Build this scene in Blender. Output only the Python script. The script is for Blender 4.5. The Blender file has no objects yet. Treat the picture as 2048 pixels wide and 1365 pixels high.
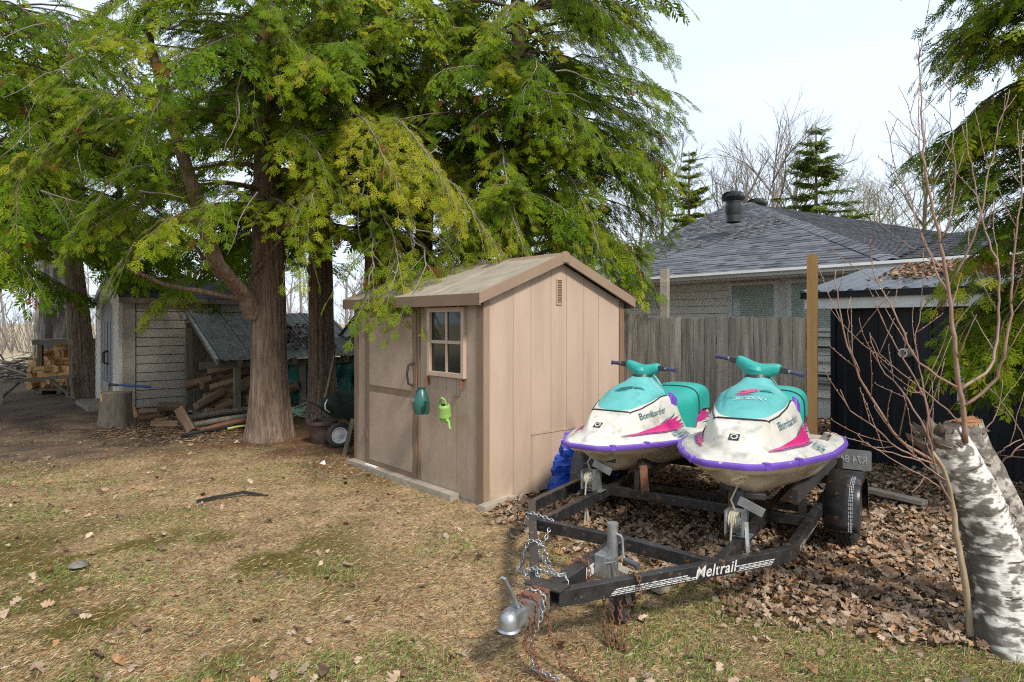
import bpy, bmesh, math, random
import numpy as np
from mathutils import Vector, Matrix, Quaternion
R = math.radians
rng = np.random.default_rng(7); random.seed(7)
SC = bpy.context.scene; COL = SC.collection
F_PX = 1288.0; HOR = 645.0; CAMH = 1.6
# ------------------------------------------------------------ camera, light, exposure
cam = bpy.data.cameras.new('camera'); cam_o = bpy.data.objects.new('camera', cam); COL.objects.link(cam_o)
cam_o.location = (0, 0, CAMH); cam_o.rotation_euler = (R(90), 0, 0)
cam.sensor_width = 36; cam.lens = 36*F_PX/2048; cam.shift_y = -(682.5-HOR)/2048
cam.clip_start = .05; cam.clip_end = 2000
SC.camera = cam_o
SUN_EL = 44; SUN_AZ = 150            # azimuth clockwise from +Y
sv = Vector((math.sin(R(SUN_AZ))*math.cos(R(SUN_EL)), math.cos(R(SUN_AZ))*math.cos(R(SUN_EL)), math.sin(R(SUN_EL))))
sl = bpy.data.lights.new('sun', 'SUN'); so = bpy.data.objects.new('sun', sl); COL.objects.link(so)
sl.energy = 3.3; sl.angle = R(8); sl.color = (1, .95, .87); so.rotation_euler = sv.to_track_quat('Z', 'Y').to_euler()
W = bpy.data.worlds.new('World'); SC.world = W; W.use_nodes = True
wn = W.node_tree; wn.nodes.clear()
def N(t, typ, **kw):
    n = t.nodes.new(typ)
    for k, v in kw.items(): setattr(n, k, v)
    return n
sky = N(wn, 'ShaderNodeTexSky', sky_type='NISHITA', sun_disc=False, sun_elevation=R(SUN_EL), sun_rotation=R(SUN_AZ))
sky.air_density = 1.0; sky.dust_density = 2.0; sky.altitude = 200
wt = N(wn, 'ShaderNodeTexCoord'); wm = N(wn, 'ShaderNodeMapping'); wm.inputs['Scale'].default_value = (1, 1, 3.2)
wno = N(wn, 'ShaderNodeTexNoise'); wno.inputs['Scale'].default_value = 1.6; wno.inputs['Detail'].default_value = 7
wr = N(wn, 'ShaderNodeValToRGB'); wr.color_ramp.elements[0].position = .28; wr.color_ramp.elements[1].position = .62
wr.color_ramp.elements[0].color = (.62,)*3+(1,); wr.color_ramp.elements[1].color = (.93,)*3+(1,)
wx = N(wn, 'ShaderNodeMixRGB'); wx.inputs[2].default_value = (5.9, 6.75, 7.8, 1)     # thin bright cloud veil
wb = N(wn, 'ShaderNodeBackground'); wb.inputs[1].default_value = .132
wo = N(wn, 'ShaderNodeOutputWorld')
L = wn.links.new
L(wt.outputs['Generated'], wm.inputs[0]); L(wm.outputs[0], wno.inputs['Vector']); L(wno.outputs['Fac'], wr.inputs[0])
L(wr.outputs[0], wx.inputs[0]); L(sky.outputs[0], wx.inputs[1]); L(wx.outputs[0], wb.inputs[0]); L(wb.outputs[0], wo.inputs[0])
SC.view_settings.view_transform = 'Standard'; SC.view_settings.look = 'None'; SC.view_settings.gamma = 1
SC.view_settings.exposure = 0.40
SC.view_settings.use_curve_mapping = False
SC.render.engine = 'CYCLES'; SC.cycles.max_bounces = 6; SC.cycles.transparent_max_bounces = 6
SC.cycles.use_denoising = False; SC.cycles.pixel_filter_type = 'BLACKMAN_HARRIS'; SC.cycles.filter_width = 1.15; SC.cycles.use_adaptive_sampling = False; SC.cycles.sample_clamp_indirect = 4

# ------------------------------------------------------------ helpers
def P(px, py, Y):                      # photo pixel at a known distance -> world point
    return ((px-1024)/F_PX*Y, Y, CAMH-(py-HOR)/F_PX*Y)
def G(px, py, h=0.0):                  # photo pixel on the level plane z = h
    Y = F_PX*(CAMH-h)/(py-HOR); return ((px-1024)/F_PX*Y, Y, h)
def A(*a): return np.array(a, float)
def nrm(v):
    v = np.asarray(v, float); return v/(np.linalg.norm(v, axis=-1, keepdims=True)+1e-12)
def sst(x, a, b):
    t = np.clip((x-a)/(b-a), 0, 1); return t*t*(3-2*t)

def mat(name, c1, c2=None, scale=5, stretch=(1, 1, 1), rough=.6, metal=0, bump=0, bscale=None, lo=.35, hi=.65, detail=6,
        spot=None, spot_scale=20, spot_lo=.6, spot_hi=.66, spot_stretch=(1, 1, 1), jit=0, spec=.5, rvar=0, attr=None, trans=0, world=False, wave=None, coat=0, splash=None):
    m = bpy.data.materials.new(name); m.use_nodes = True; t = m.node_tree; t.nodes.clear(); l = t.links.new
    out = N(t, 'ShaderNodeOutputMaterial'); b = N(t, 'ShaderNodeBsdfPrincipled')
    b.inputs['Roughness'].default_value = rough; b.inputs['Metallic'].default_value = metal
    b.inputs['Specular IOR Level'].default_value = spec; b.inputs['Coat Weight'].default_value = coat
    tc = N(t, 'ShaderNodeNewGeometry' if world else 'ShaderNodeTexCoord'); src = tc.outputs['Position' if world else 'Object']
    oi = N(t, 'ShaderNodeObjectInfo')
    mul = N(t, 'ShaderNodeMath', operation='MULTIPLY'); mul.inputs[1].default_value = 37.0; l(oi.outputs['Random'], mul.inputs[0])
    add = N(t, 'ShaderNodeVectorMath', operation='ADD'); l(src, add.inputs[0]); l(mul.outputs[0], add.inputs[1])
    vec = src if world else add.outputs[0]
    def noise(sc, st, det=detail):
        mp = N(t, 'ShaderNodeMapping'); mp.inputs['Scale'].default_value = st; l(vec, mp.inputs[0])
        n = N(t, 'ShaderNodeTexNoise'); n.inputs['Scale'].default_value = sc; n.inputs['Detail'].default_value = det; n.inputs['Roughness'].default_value = .62
        l(mp.outputs[0], n.inputs['Vector']); return n.outputs['Fac']
    c2 = c2 or tuple(x*.75 for x in c1)
    nf = noise(scale, stretch)
    rp = N(t, 'ShaderNodeValToRGB'); rp.color_ramp.elements[0].position = lo; rp.color_ramp.elements[1].position = hi
    rp.color_ramp.elements[0].color = (*c1, 1); rp.color_ramp.elements[1].color = (*c2, 1); l(nf, rp.inputs[0])
    col = rp.outputs[0]
    if attr:
        an = N(t, 'ShaderNodeAttribute', attribute_name=attr); mx = N(t, 'ShaderNodeMixRGB', blend_type='MULTIPLY'); mx.inputs[0].default_value = 1
        l(col, mx.inputs[1]); l(an.outputs['Color'], mx.inputs[2]); col = mx.outputs[0]
    if spot:
        sf = noise(spot_scale, spot_stretch)
        r2 = N(t, 'ShaderNodeValToRGB'); r2.color_ramp.elements[0].position = spot_lo; r2.color_ramp.elements[1].position = spot_hi; l(sf, r2.inputs[0])
        mx = N(t, 'ShaderNodeMixRGB'); l(r2.outputs[0], mx.inputs[0]); l(col, mx.inputs[1]); mx.inputs[2].default_value = (*spot, 1); col = mx.outputs[0]
    if splash:
        sx = N(t, 'ShaderNodeSeparateXYZ'); l(src, sx.inputs[0]); mr = N(t, 'ShaderNodeMapRange'); mr.inputs[1].default_value = splash[1]; mr.inputs[2].default_value = 0; l(sx.outputs[2], mr.inputs[0])
        mm = N(t, 'ShaderNodeMath', operation='MULTIPLY_ADD'); l(noise(9, (1, 1, .6)), mm.inputs[0]); mm.inputs[1].default_value = 2.2; mm.inputs[2].default_value = -.75
        m2 = N(t, 'ShaderNodeMath', operation='MULTIPLY', use_clamp=True); l(mm.outputs[0], m2.inputs[0]); l(mr.outputs[0], m2.inputs[1])
        mx = N(t, 'ShaderNodeMixRGB'); l(m2.outputs[0], mx.inputs[0]); l(col, mx.inputs[1]); mx.inputs[2].default_value = (*splash[0], 1); col = mx.outputs[0]
    if jit:
        mr = N(t, 'ShaderNodeMapRange'); mr.inputs[3].default_value = 1-jit; mr.inputs[4].default_value = 1+jit; l(oi.outputs['Random'], mr.inputs[0])
        mx = N(t, 'ShaderNodeVectorMath', operation='SCALE'); l(col, mx.inputs[0]); l(mr.outputs[0], mx.inputs[3]); col = mx.outputs[0]
    l(col, b.inputs['Base Color'])
    if rvar:
        mr = N(t, 'ShaderNodeMapRange'); mr.inputs[3].default_value = max(.02, rough-rvar); mr.inputs[4].default_value = min(1, rough+rvar); l(nf, mr.inputs[0]); l(mr.outputs[0], b.inputs['Roughness'])
    if bump:
        bp = N(t, 'ShaderNodeBump'); bp.inputs['Strength'].default_value = min(1, bump); bp.inputs['Distance'].default_value = .01*max(1, bump)
        l(noise(bscale or scale*2, stretch), bp.inputs['Height']); l(bp.outputs[0], b.inputs['Normal'])
    if trans:
        tr = N(t, 'ShaderNodeBsdfTranslucent'); ms = N(t, 'ShaderNodeMixShader'); ms.inputs[0].default_value = trans
        l(col, tr.inputs[0]); l(b.outputs[0], ms.inputs[1]); l(tr.outputs[0], ms.inputs[2]); l(ms.outputs[0], out.inputs[0])
    else: l(b.outputs[0], out.inputs[0])
    return m

class MB:
    def __init__(s): s.v = []; s.f = []
    def add(s, v, f):
        o = len(s.v); s.v += [tuple(map(float, p)) for p in v]; s.f += [tuple(i+o for i in q) for q in f]; return s
    def box(s, x0, x1, y0, y1, z0, z1):
        v = [(x, y, z) for z in (z0, z1) for y in (y0, y1) for x in (x0, x1)]
        return s.add(v, [(0, 2, 3, 1), (4, 5, 7, 6), (0, 1, 5, 4), (2, 6, 7, 3), (0, 4, 6, 2), (1, 3, 7, 5)])
    def beam(s, p, q, w, h, up=(0, 0, 1)):      # rectangular bar p->q, w sideways, h along up
        p, q = A(*p), A(*q); d = nrm(q-p); u = A(*up); sd = nrm(np.cross(d, u)); u = np.cross(sd, d)
        v = [c+sd*a*w/2+u*b*h/2 for c in (p, q) for a, b in ((-1, -1), (1, -1), (1, 1), (-1, 1))]
        return s.add(v, [(3, 2, 1, 0), (4, 5, 6, 7), (0, 1, 5, 4), (1, 2, 6, 5), (2, 3, 7, 6), (3, 0, 4, 7)])
    def path(s, pts, w, h, up=(0, 0, 1)):       # swept rectangular bar with mitred bends
        pts = [A(*p) for p in pts]; u = A(*up); rings = []
        for i, p in enumerate(pts):
            d = nrm(nrm(pts[min(i+1, len(pts)-1)]-p if i < len(pts)-1 else p-pts[i-1])+nrm(p-pts[i-1] if i else pts[1]-p))
            dd = nrm(pts[i+1]-p) if i < len(pts)-1 else nrm(p-pts[i-1])
            k = 1/max(.5, abs(float(np.dot(d, dd)))); sd = nrm(np.cross(d, u)); uu = np.cross(sd, d)
            rings.append([p+sd*a*w/2*k+uu*b*h/2 for a, b in ((-1, -1), (1, -1), (1, 1), (-1, 1))])
        v = [q for r in rings for q in r]; f = [(3, 2, 1, 0)]; n = len(rings)
        for i in range(n-1):
            for j in range(4): f.append((i*4+j, i*4+(j+1) % 4, i*4+4+(j+1) % 4, i*4+4+j))
        f.append(tuple((n-1)*4+j for j in range(4)))
        return s.add(v, f)
    def tube(s, pts, rad, n=8, cap=True):
        pts = [A(*p) for p in pts]; m = len(pts)
        if np.isscalar(rad): rad = [rad]*m
        v = []; ref = None
        for i, p in enumerate(pts):
            d = nrm(pts[min(i+1, m-1)]-pts[max(i-1, 0)])
            if ref is None: ref = nrm(np.cross(d, A(0, 0, 1) if abs(d[2]) < .9 else A(1, 0, 0)))
            a = nrm(ref-d*np.dot(ref, d)); ref = a; b = np.cross(d, a)
            for k in range(n):
                t = 2*math.pi*k/n; v.append(p+(a*math.cos(t)+b*math.sin(t))*rad[i])
        f = [(i*n+k, i*n+(k+1) % n, i*n+n+(k+1) % n, i*n+n+k) for i in range(m-1) for k in range(n)]
        if cap: f += [tuple(reversed(range(n))), tuple((m-1)*n+k for k in range(n))]
        return s.add(v, f)
    def lathe(s, prof, c=(0, 0, 0), n=20, axis='z'):
        v = []
        for r_, z in prof:
            for k in range(n):
                t = 2*math.pi*k/n; a, b = r_*math.cos(t), r_*math.sin(t)
                q = {'z': (a, b, z), 'x': (z, a, b), 'y': (b, z, a)}[axis]; v.append((q[0]+c[0], q[1]+c[1], q[2]+c[2]))
        m = len(prof)
        f = [(i*n+k, i*n+(k+1) % n, i*n+n+(k+1) % n, i*n+n+k) for i in range(m-1) for k in range(n)]
        return s.add(v, f)
    def poly(s, pts, ext):                      # flat polygon extruded by vector ext
        n = len(pts); v = [A(*p) for p in pts]+[A(*p)+A(*ext) for p in pts]
        return s.add(v, [tuple(reversed(range(n))), tuple(range(n, 2*n))]+[(i, (i+1) % n, n+(i+1) % n, n+i) for i in range(n)])
    def obj(s, name, m, parent=None, smooth=False, bevel=0, fix=True, sub=0):
        me = bpy.data.meshes.new(name); me.from_pydata(s.v, [], s.f)
        if fix:
            bm = bmesh.new(); bm.from_mesh(me); bmesh.ops.recalc_face_normals(bm, faces=bm.faces); bm.to_mesh(me); bm.free()
        if m: me.materials.append(m)
        if smooth:
            me.polygons.foreach_set('use_smooth', [True]*len(me.polygons))
            if smooth != 'all': me.set_sharp_from_angle(angle=R(38))
        o = bpy.data.objects.new(name, me); COL.objects.link(o); o.parent = parent
        if bevel:
            b = o.modifiers.new('b', 'BEVEL'); b.width = bevel; b.segments = 2; b.limit_method = 'ANGLE'; b.angle_limit = R(40)
        if sub: o.modifiers.new('s', 'SUBSURF').levels = sub; o.modifiers['s'].render_levels = sub
        return o

def fast(name, V, F, m, parent=None, col=None, smooth=False):   # numpy arrays -> one mesh object
    V = np.ascontiguousarray(V, np.float32); F = np.ascontiguousarray(F, np.int32)
    me = bpy.data.meshes.new(name); me.vertices.add(len(V)); me.vertices.foreach_set('co', V.ravel())
    k = F.shape[1]; me.loops.add(F.size); me.loops.foreach_set('vertex_index', F.ravel())
    me.polygons.add(len(F)); me.polygons.foreach_set('loop_start', np.arange(0, F.size, k, dtype=np.int32))
    me.polygons.foreach_set('loop_total', np.full(len(F), k, np.int32))
    if smooth: me.polygons.foreach_set('use_smooth', np.ones(len(F), bool))
    if col is not None:
        a = me.color_attributes.new('col', 'FLOAT_COLOR', 'POINT'); c = np.ones((len(V), 4), np.float32); c[:, :3] = col; a.data.foreach_set('color', c.ravel())
    me.update(calc_edges=True); me.materials.append(m)
    o = bpy.data.objects.new(name, me); COL.objects.link(o); o.parent = parent
    return o
def tag(o, label=None, cat=None, group=None, kind=None):
    for k, v in (('label', label), ('category', cat), ('group', group), ('kind', kind)):
        if v: o[k] = v
    return o
def thing(name, loc, rotz, label, cat, group=None):
    o = bpy.data.objects.new(name, None); COL.objects.link(o); o.location = loc; o.rotation_euler = (0, 0, rotz); o.empty_display_size = .1
    return tag(o, label, cat, group)
def copy_tree(o, parent=None):
    c = o.copy(); COL.objects.link(c)
    if parent: c.parent = parent
    for ch in list(o.children): copy_tree(ch, c)
    return c
def inst(o, loc, rot=(0, 0, 0), scale=(1, 1, 1), parent=None):
    c = o.copy(); COL.objects.link(c); c.location = loc; c.rotation_euler = rot; c.scale = scale
    if parent: c.parent = parent
    return c
def pchip(xs, ys):
    xs = np.array(xs, float); ys = np.array(ys, float); h = np.diff(xs); dl = np.diff(ys)/h; m = np.zeros_like(xs); m[0], m[-1] = dl[0], dl[-1]
    for i in range(1, len(xs)-1): m[i] = 0 if dl[i-1]*dl[i] <= 0 else 2*dl[i-1]*dl[i]/(dl[i-1]+dl[i])
    def f(x):
        x = np.clip(np.asarray(x, float), xs[0], xs[-1]); i = np.clip(np.searchsorted(xs, x, side='right')-1, 0, len(xs)-2)
        t = (x-xs[i])/h[i]; return (2*t**3-3*t**2+1)*ys[i]+(t**3-2*t**2+t)*h[i]*m[i]+(-2*t**3+3*t**2)*ys[i+1]+(t**3-t**2)*h[i]*m[i+1]
    return f
_perm = np.random.default_rng(3).random((64, 64, 64))
def vnoise(p):                                    # smooth value noise, p (...,3)
    p = np.asarray(p, float); i = np.floor(p).astype(int); t = p-i; t = t*t*(3-2*t); r = 0
    for a in (0, 1):
        for b in (0, 1):
            for c in (0, 1):
                w = (t[..., 0] if a else 1-t[..., 0])*(t[..., 1] if b else 1-t[..., 1])*(t[..., 2] if c else 1-t[..., 2])
                r = r+w*_perm[(i[..., 0]+a) % 64, (i[..., 1]+b) % 64, (i[..., 2]+c) % 64]
    return r
def fbm(p, o=4):
    return sum(vnoise(np.asarray(p)*2**k+k*17)*.5**k for k in range(o))/sum(.5**k for k in range(o))
def text_geo(s, size, shear=0, font_w=1.0, align='CENTER', off=0, sp=1.0):
    c = bpy.data.curves.new('t', 'FONT'); c.body = s; c.size = size; c.shear = shear; c.align_x = align; c.align_y = 'CENTER'; c.offset = off; c.space_character = sp; c.resolution_u = 3
    o = bpy.data.objects.new('t', c); COL.objects.link(o); dg = bpy.context.evaluated_depsgraph_get(); me = o.evaluated_get(dg).to_mesh()
    v = [(p.co.x*font_w, p.co.y) for p in me.vertices]; f = [tuple(p.vertices) for p in me.polygons]
    o.evaluated_get(dg).to_mesh_clear(); bpy.data.objects.remove(o); bpy.data.curves.remove(c); return v, f
def text_obj(name, s, size, fn, m, parent, **kw):
    v, f = text_geo(s, size, **kw); return MB().add([fn(a, b) for a, b in v], f).obj(name, m, parent, fix=False)
def inpoly(x, y, poly):
    r = np.zeros(np.shape(x), bool); n = len(poly)
    for i in range(n):
        x0, y0 = poly[i]; x1, y1 = poly[(i+1) % n]
        if y0 == y1: continue
        c = ((y0 > y) != (y1 > y)) & (x < (x1-x0)*(y-y0)/(y1-y0)+x0); r ^= c
    return r
def patch(name, polys, fn, res, m, parent):      # print lying on a curved surface, fn(a,b)->3D
    if len(polys) > 1: return [patch(name, [q], fn, res, m, parent) for q in polys]
    a = [p[0] for q in polys for p in q]; b = [p[1] for q in polys for p in q]
    na = int((max(a)-min(a))/res)+1; nb = int((max(b)-min(b))/res)+1
    ga = np.linspace(min(a), max(a), na+1); gb = np.linspace(min(b), max(b), nb+1); ca, cb = np.meshgrid((ga[1:]+ga[:-1])/2, (gb[1:]+gb[:-1])/2, indexing='ij')
    keep = np.zeros(ca.shape, bool)
    for q in polys: keep |= inpoly(ca, cb, q)
    ids = {}; v = []; f = []
    def vid(i, j):
        if (i, j) not in ids: ids[(i, j)] = len(v); v.append(fn(ga[i], gb[j]))
        return ids[(i, j)]
    for i, j in zip(*np.nonzero(keep)): f.append((vid(i, j), vid(i+1, j), vid(i+1, j+1), vid(i, j+1)))
    return MB().add(v, f).obj(name, m, parent, smooth='all', fix=False)
# ------------------------------------------------------------ materials
M_brown = mat('shed_tan', (.46, .335, .25), (.405, .29, .215), scale=3, rough=.62, splash=((.26, .20, .13), .45), jit=.03, bump=.15, bscale=30, stretch=(1, 1, .25), spot=(.31, .235, .17), spot_scale=5, spot_lo=.5, spot_hi=.8, spot_stretch=(1, 1, .08))
M_brown_roof = mat('shed_roof_tan', (.36, .30, .23), (.25, .215, .16), scale=4, rough=.6, bump=.2, bscale=40, spot=(.12, .13, .06), spot_scale=5, spot_lo=.58, spot_hi=.8)
M_trim = mat('shed_trim_brown', (.205, .13, .082), (.17, .11, .07), scale=4, rough=.55, bump=.08, bscale=40)
M_door = mat('shed_door_tan', (.37, .275, .20), (.315, .23, .165), scale=4, splash=((.22, .17, .11), .35), jit=.03, rough=.6, bump=.25, bscale=90, spot=(.28, .2, .14), spot_scale=3, spot_lo=.55, spot_hi=.8)
M_glass = mat('dark_glass', (.012, .014, .012), (.02, .022, .018), rough=.04, spec=.5)
M_blackpl = mat('black_plastic', (.018, .018, .018), (.03, .03, .03), rough=.45, rvar=.1)
M_steel = mat('galvanised_steel', (.42, .43, .43), (.27, .28, .28), scale=14, rough=.42, metal=.75, bump=.1, bscale=60, spot=(.22, .13, .08), spot_scale=9, spot_lo=.63, spot_hi=.72)
M_rust = mat('rusty_steel', (.20, .085, .04), (.11, .05, .03), scale=30, rough=.85, bump=.4, bscale=80)
M_beige = mat('beige_resin', (.40, .35, .30), (.33, .29, .245), scale=5, rough=.6, bump=.25, bscale=25, stretch=(1, 1, 3), jit=.05)
M_beige_lt = mat('pale_resin', (.62, .56, .48), (.55, .50, .43), scale=5, rough=.6, bump=.15, bscale=25)
M_taupe = mat('taupe_resin', (.20, .165, .135), (.165, .14, .115), scale=5, rough=.6, bump=.1)
M_greydoor = mat('grey_resin_door', (.19, .19, .195), (.155, .155, .16), scale=5, rough=.6, bump=.2, bscale=25, stretch=(3, 3, 1))
M_shingle = mat('charcoal_shingle', (.075, .079, .092), (.125, .13, .148), scale=60, rough=.92, bump=.5, bscale=150, jit=.42)
M_shingle_dk = mat('black_shingle', (.03, .033, .04), (.045, .048, .055), scale=40, rough=.9, bump=.4, bscale=120, jit=.2)
M_white = mat('white_siding', (.85, .83, .77), (.80, .78, .71), scale=3, rough=.5, bump=.05, spot=(.42, .40, .36), spot_scale=2, spot_lo=.6, spot_hi=.85, spot_stretch=(.3, .3, 1))
M_whitetrim = mat('white_trim', (.80, .80, .78), (.70, .69, .67), scale=4, rough=.4, spot=(.38, .36, .31), spot_scale=6, spot_lo=.62, spot_hi=.78)
M_blind = mat('window_blind', (.66, .69, .65), (.58, .61, .57), scale=3, rough=.6)
M_winglass = None
M_blkmetal = mat('black_ribbed_steel', (.014, .016, .020), (.020, .022, .027), scale=5, rough=.42, metal=.1, rvar=.12, spot=(.30, .31, .32), spot_scale=42, spot_lo=.765, spot_hi=.79, spec=.35)
M_corr = mat('grey_corrugated_roof', (.135, .145, .16), (.10, .108, .12), scale=5, rough=.42, metal=.35, rvar=.15)
M_oldcorr = mat('weathered_green_roof_sheet', (.20, .20, .18), (.13, .13, .11), scale=5, rough=.6, metal=.05, spot=(.06, .045, .03), spot_scale=6, spot_lo=.55, spot_hi=.7)
M_fence = mat('weathered_grey_board', (.40, .35, .275), (.155, .13, .098), scale=16, stretch=(1, 1, .07), rough=.9, bump=1.2, bscale=34, lo=.36, hi=.66, jit=.22, spot=(.05, .04, .03), spot_scale=11, spot_lo=.70, spot_hi=.74, spot_stretch=(1, 1, .45))
M_newpost = mat('yellow_pine_post', (.62, .35, .13), (.46, .24, .08), scale=7, stretch=(1, 1, .06), rough=.7, bump=.35, bscale=20, spot=(.18, .10, .05), spot_scale=5, spot_lo=.7, spot_hi=.76)
M_oldwood = mat('weathered_lumber', (.20, .175, .125), (.12, .10, .065), scale=9, stretch=(1, 1, .08), rough=.88, bump=.6, bscale=25, jit=.2)
M_lumber = mat('pale_lumber', (.36, .31, .24), (.25, .21, .16), scale=9, stretch=(.1, 1, 1), rough=.85, bump=.5, bscale=25, jit=.15)
M_bark = mat('cedar_bark', (.10, .064, .042), (.25, .175, .125), scale=34, stretch=(1, 1, .11), lo=.36, hi=.66, rough=.95, bump=2, bscale=38, spot=(.07, .075, .03), spot_scale=2.2, spot_lo=.6, spot_hi=.8)
M_twig = mat('grey_twig', (.24, .20, .165), (.15, .12, .095), scale=9, rough=.9)
M_maplebark = mat('rough_grey_bark', (.23, .205, .175), (.055, .047, .038), scale=6, stretch=(1, 1, .2), lo=.42, hi=.58, rough=.95, bump=1.5, bscale=12)
M_leaf = mat('cedar_foliage', (1.0, 1.0, 1.0), (.86, .88, .70), scale=9, rough=.6, attr='col', trans=.48, spec=.06)
M_needle = mat('needle_foliage', (1, 1, 1), (.7, .75, .65), scale=4, rough=.6, attr='col', trans=.25, spec=.3)
M_cut = mat('fresh_split_wood', (.60, .36, .155), (.43, .235, .09), scale=8, stretch=(.12, 1, 1), rough=.8, bump=.4, bscale=22, jit=.28)
M_oldcut = mat('old_split_wood', (.25, .155, .09), (.12, .075, .045), scale=8, stretch=(.12, 1, 1), rough=.88, bump=.5, bscale=22, jit=.3)
M_logbark = mat('log_bark', (.10, .08, .06), (.18, .15, .115), scale=24, stretch=(1, 1, .25), rough=.95, bump=1.2, bscale=40)
M_litterleaf = mat('dry_leaf', (1, 1, 1), (.7, .68, .66), scale=30, rough=.75, attr='col', trans=.12, spec=.25)
M_blade = mat('grass_blade', (1, 1, 1), (.85, .85, .8), scale=5, rough=.7, attr='col', trans=.2, spec=.2)

# ------------------------------------------------------------ ground sheet
def gh(x, y):
    p = np.stack([np.asarray(x, float)*.5, np.asarray(y, float)*.5, np.zeros(np.shape(x))+3], -1)
    h = (fbm(p, 3)-.5)*.07
    p2 = p*7.3; h = h+(fbm(p2, 3)-.5)*.035
    near = np.clip(1-np.hypot(x, y)/60, 0, 1)
    return h*near-.004+.10*sst(np.asarray(x, float)-.2*np.asarray(y, float), 2.6, 4.2)*sst(np.asarray(y, float), 4.6, 6.6)
def axis(lo, hi, step, far):
    a = list(np.arange(lo, hi+1e-6, step)); s = step; x = hi
    while x < far: s *= 1.35; x += s; a.append(x)
    s = step; x = lo; b = []
    while x > -far: s *= 1.35; x -= s; b.append(x)
    return np.array(b[::-1]+a)
gx = axis(-9, 6, .10, 600); gy = axis(1.8, 11, .085, 600)
GX, GY = np.meshgrid(gx, gy, indexing='ij'); GZ = gh(GX, GY)
nx, ny = GX.shape; ii = np.arange(nx*ny).reshape(nx, ny)
gF = np.stack([ii[:-1, :-1], ii[1:, :-1], ii[1:, 1:], ii[:-1, 1:]], -1).reshape(-1, 4)
def zones(x, y):
    """weights: dirt (bare shaded soil), litter (cedar duff), leaves (oak leaf carpet), moss, lawn - real surface cover, by place"""
    x = np.asarray(x, float); y = np.asarray(y, float)
    n1 = fbm(np.stack([x*.9, y*.9, x*0+1], -1), 4)-.5; n2 = fbm(np.stack([x*2.3, y*2.3, x*0+9], -1), 4)-.5
    back = sst(y+n1*2.4+np.where(x < -3, (x+3)*-.14, 0), 6.9, 8.0)*sst(-x, -1.0, 0)          # behind the lawn edge, left of the shed
    dirt = back*sst(-x+n2*3, 3.2, 5.2)
    litter = np.maximum(back*(1-dirt*.8), .9*sst(-(np.hypot(x+1.6, y-7.2)-.9)+n2*1.5, 0, .7))
    right = sst(x*.75+(y-3.1)*.72+n1*1.5+n2*.8, .98, 1.6)*sst(y+x*.12+n2, 3.15, 3.75)*sst(x, -.3, .1)
    trail = right
    litter = np.maximum(litter, right*.5)
    moss = sst(n1+.9*n2, -.03, .07)*sst(-x, .3, 1.6)*(1-sst(y, 4.6, 5.8))*(1-back)
    return dirt, np.clip(litter, 0, 1), np.clip(trail, 0, 1), moss, np.clip(1-np.maximum(back, right*.93), 0, 1)
zd, zl, zt, zm, zw = zones(GX, GY)
n3 = fbm(np.stack([GX*5, GY*5, GX*0], -1), 4)[..., None]; n4 = fbm(np.stack([GX*1.4, GY*1.4, GX*0+5], -1), 3)[..., None]
def mix(a, b, t): return a*(1-t)+b*t
cg = mix(A(.44, .31, .18), A(.27, .185, .105), sst(n3, .35, .68)); cg = mix(cg, A(.25, .22, .08), sst(n4, .42, .68)*.45)
cg = mix(cg, A(.115, .095, .02), (zm*.95)[..., None])
cg = mix(cg, mix(A(.20, .11, .055), A(.12, .07, .04), sst(n3, .4, .6)), (zl)[..., None])
cg = mix(cg, A(.07, .048, .032), (zt*.8)[..., None]); cg = mix(cg, mix(A(.165, .118, .082), A(.10, .07, .05), sst(n3, .4, .6)), (zd)[..., None])
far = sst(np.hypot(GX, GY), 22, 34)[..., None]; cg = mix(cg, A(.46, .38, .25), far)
M_ground = mat('lawn_soil', (1, 1, 1), (.62, .60, .56), scale=26, rough=.95, attr='col', bump=1.2, bscale=70, world=True, spec=.15)
g = fast('ground', np.stack([GX, GY, GZ], -1).reshape(-1, 3), gF, M_ground, col=cg.reshape(-1, 3), smooth=True)
tag(g, 'patchy dry spring lawn running back to bare soil under the cedars', None, None, 'structure')

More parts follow.
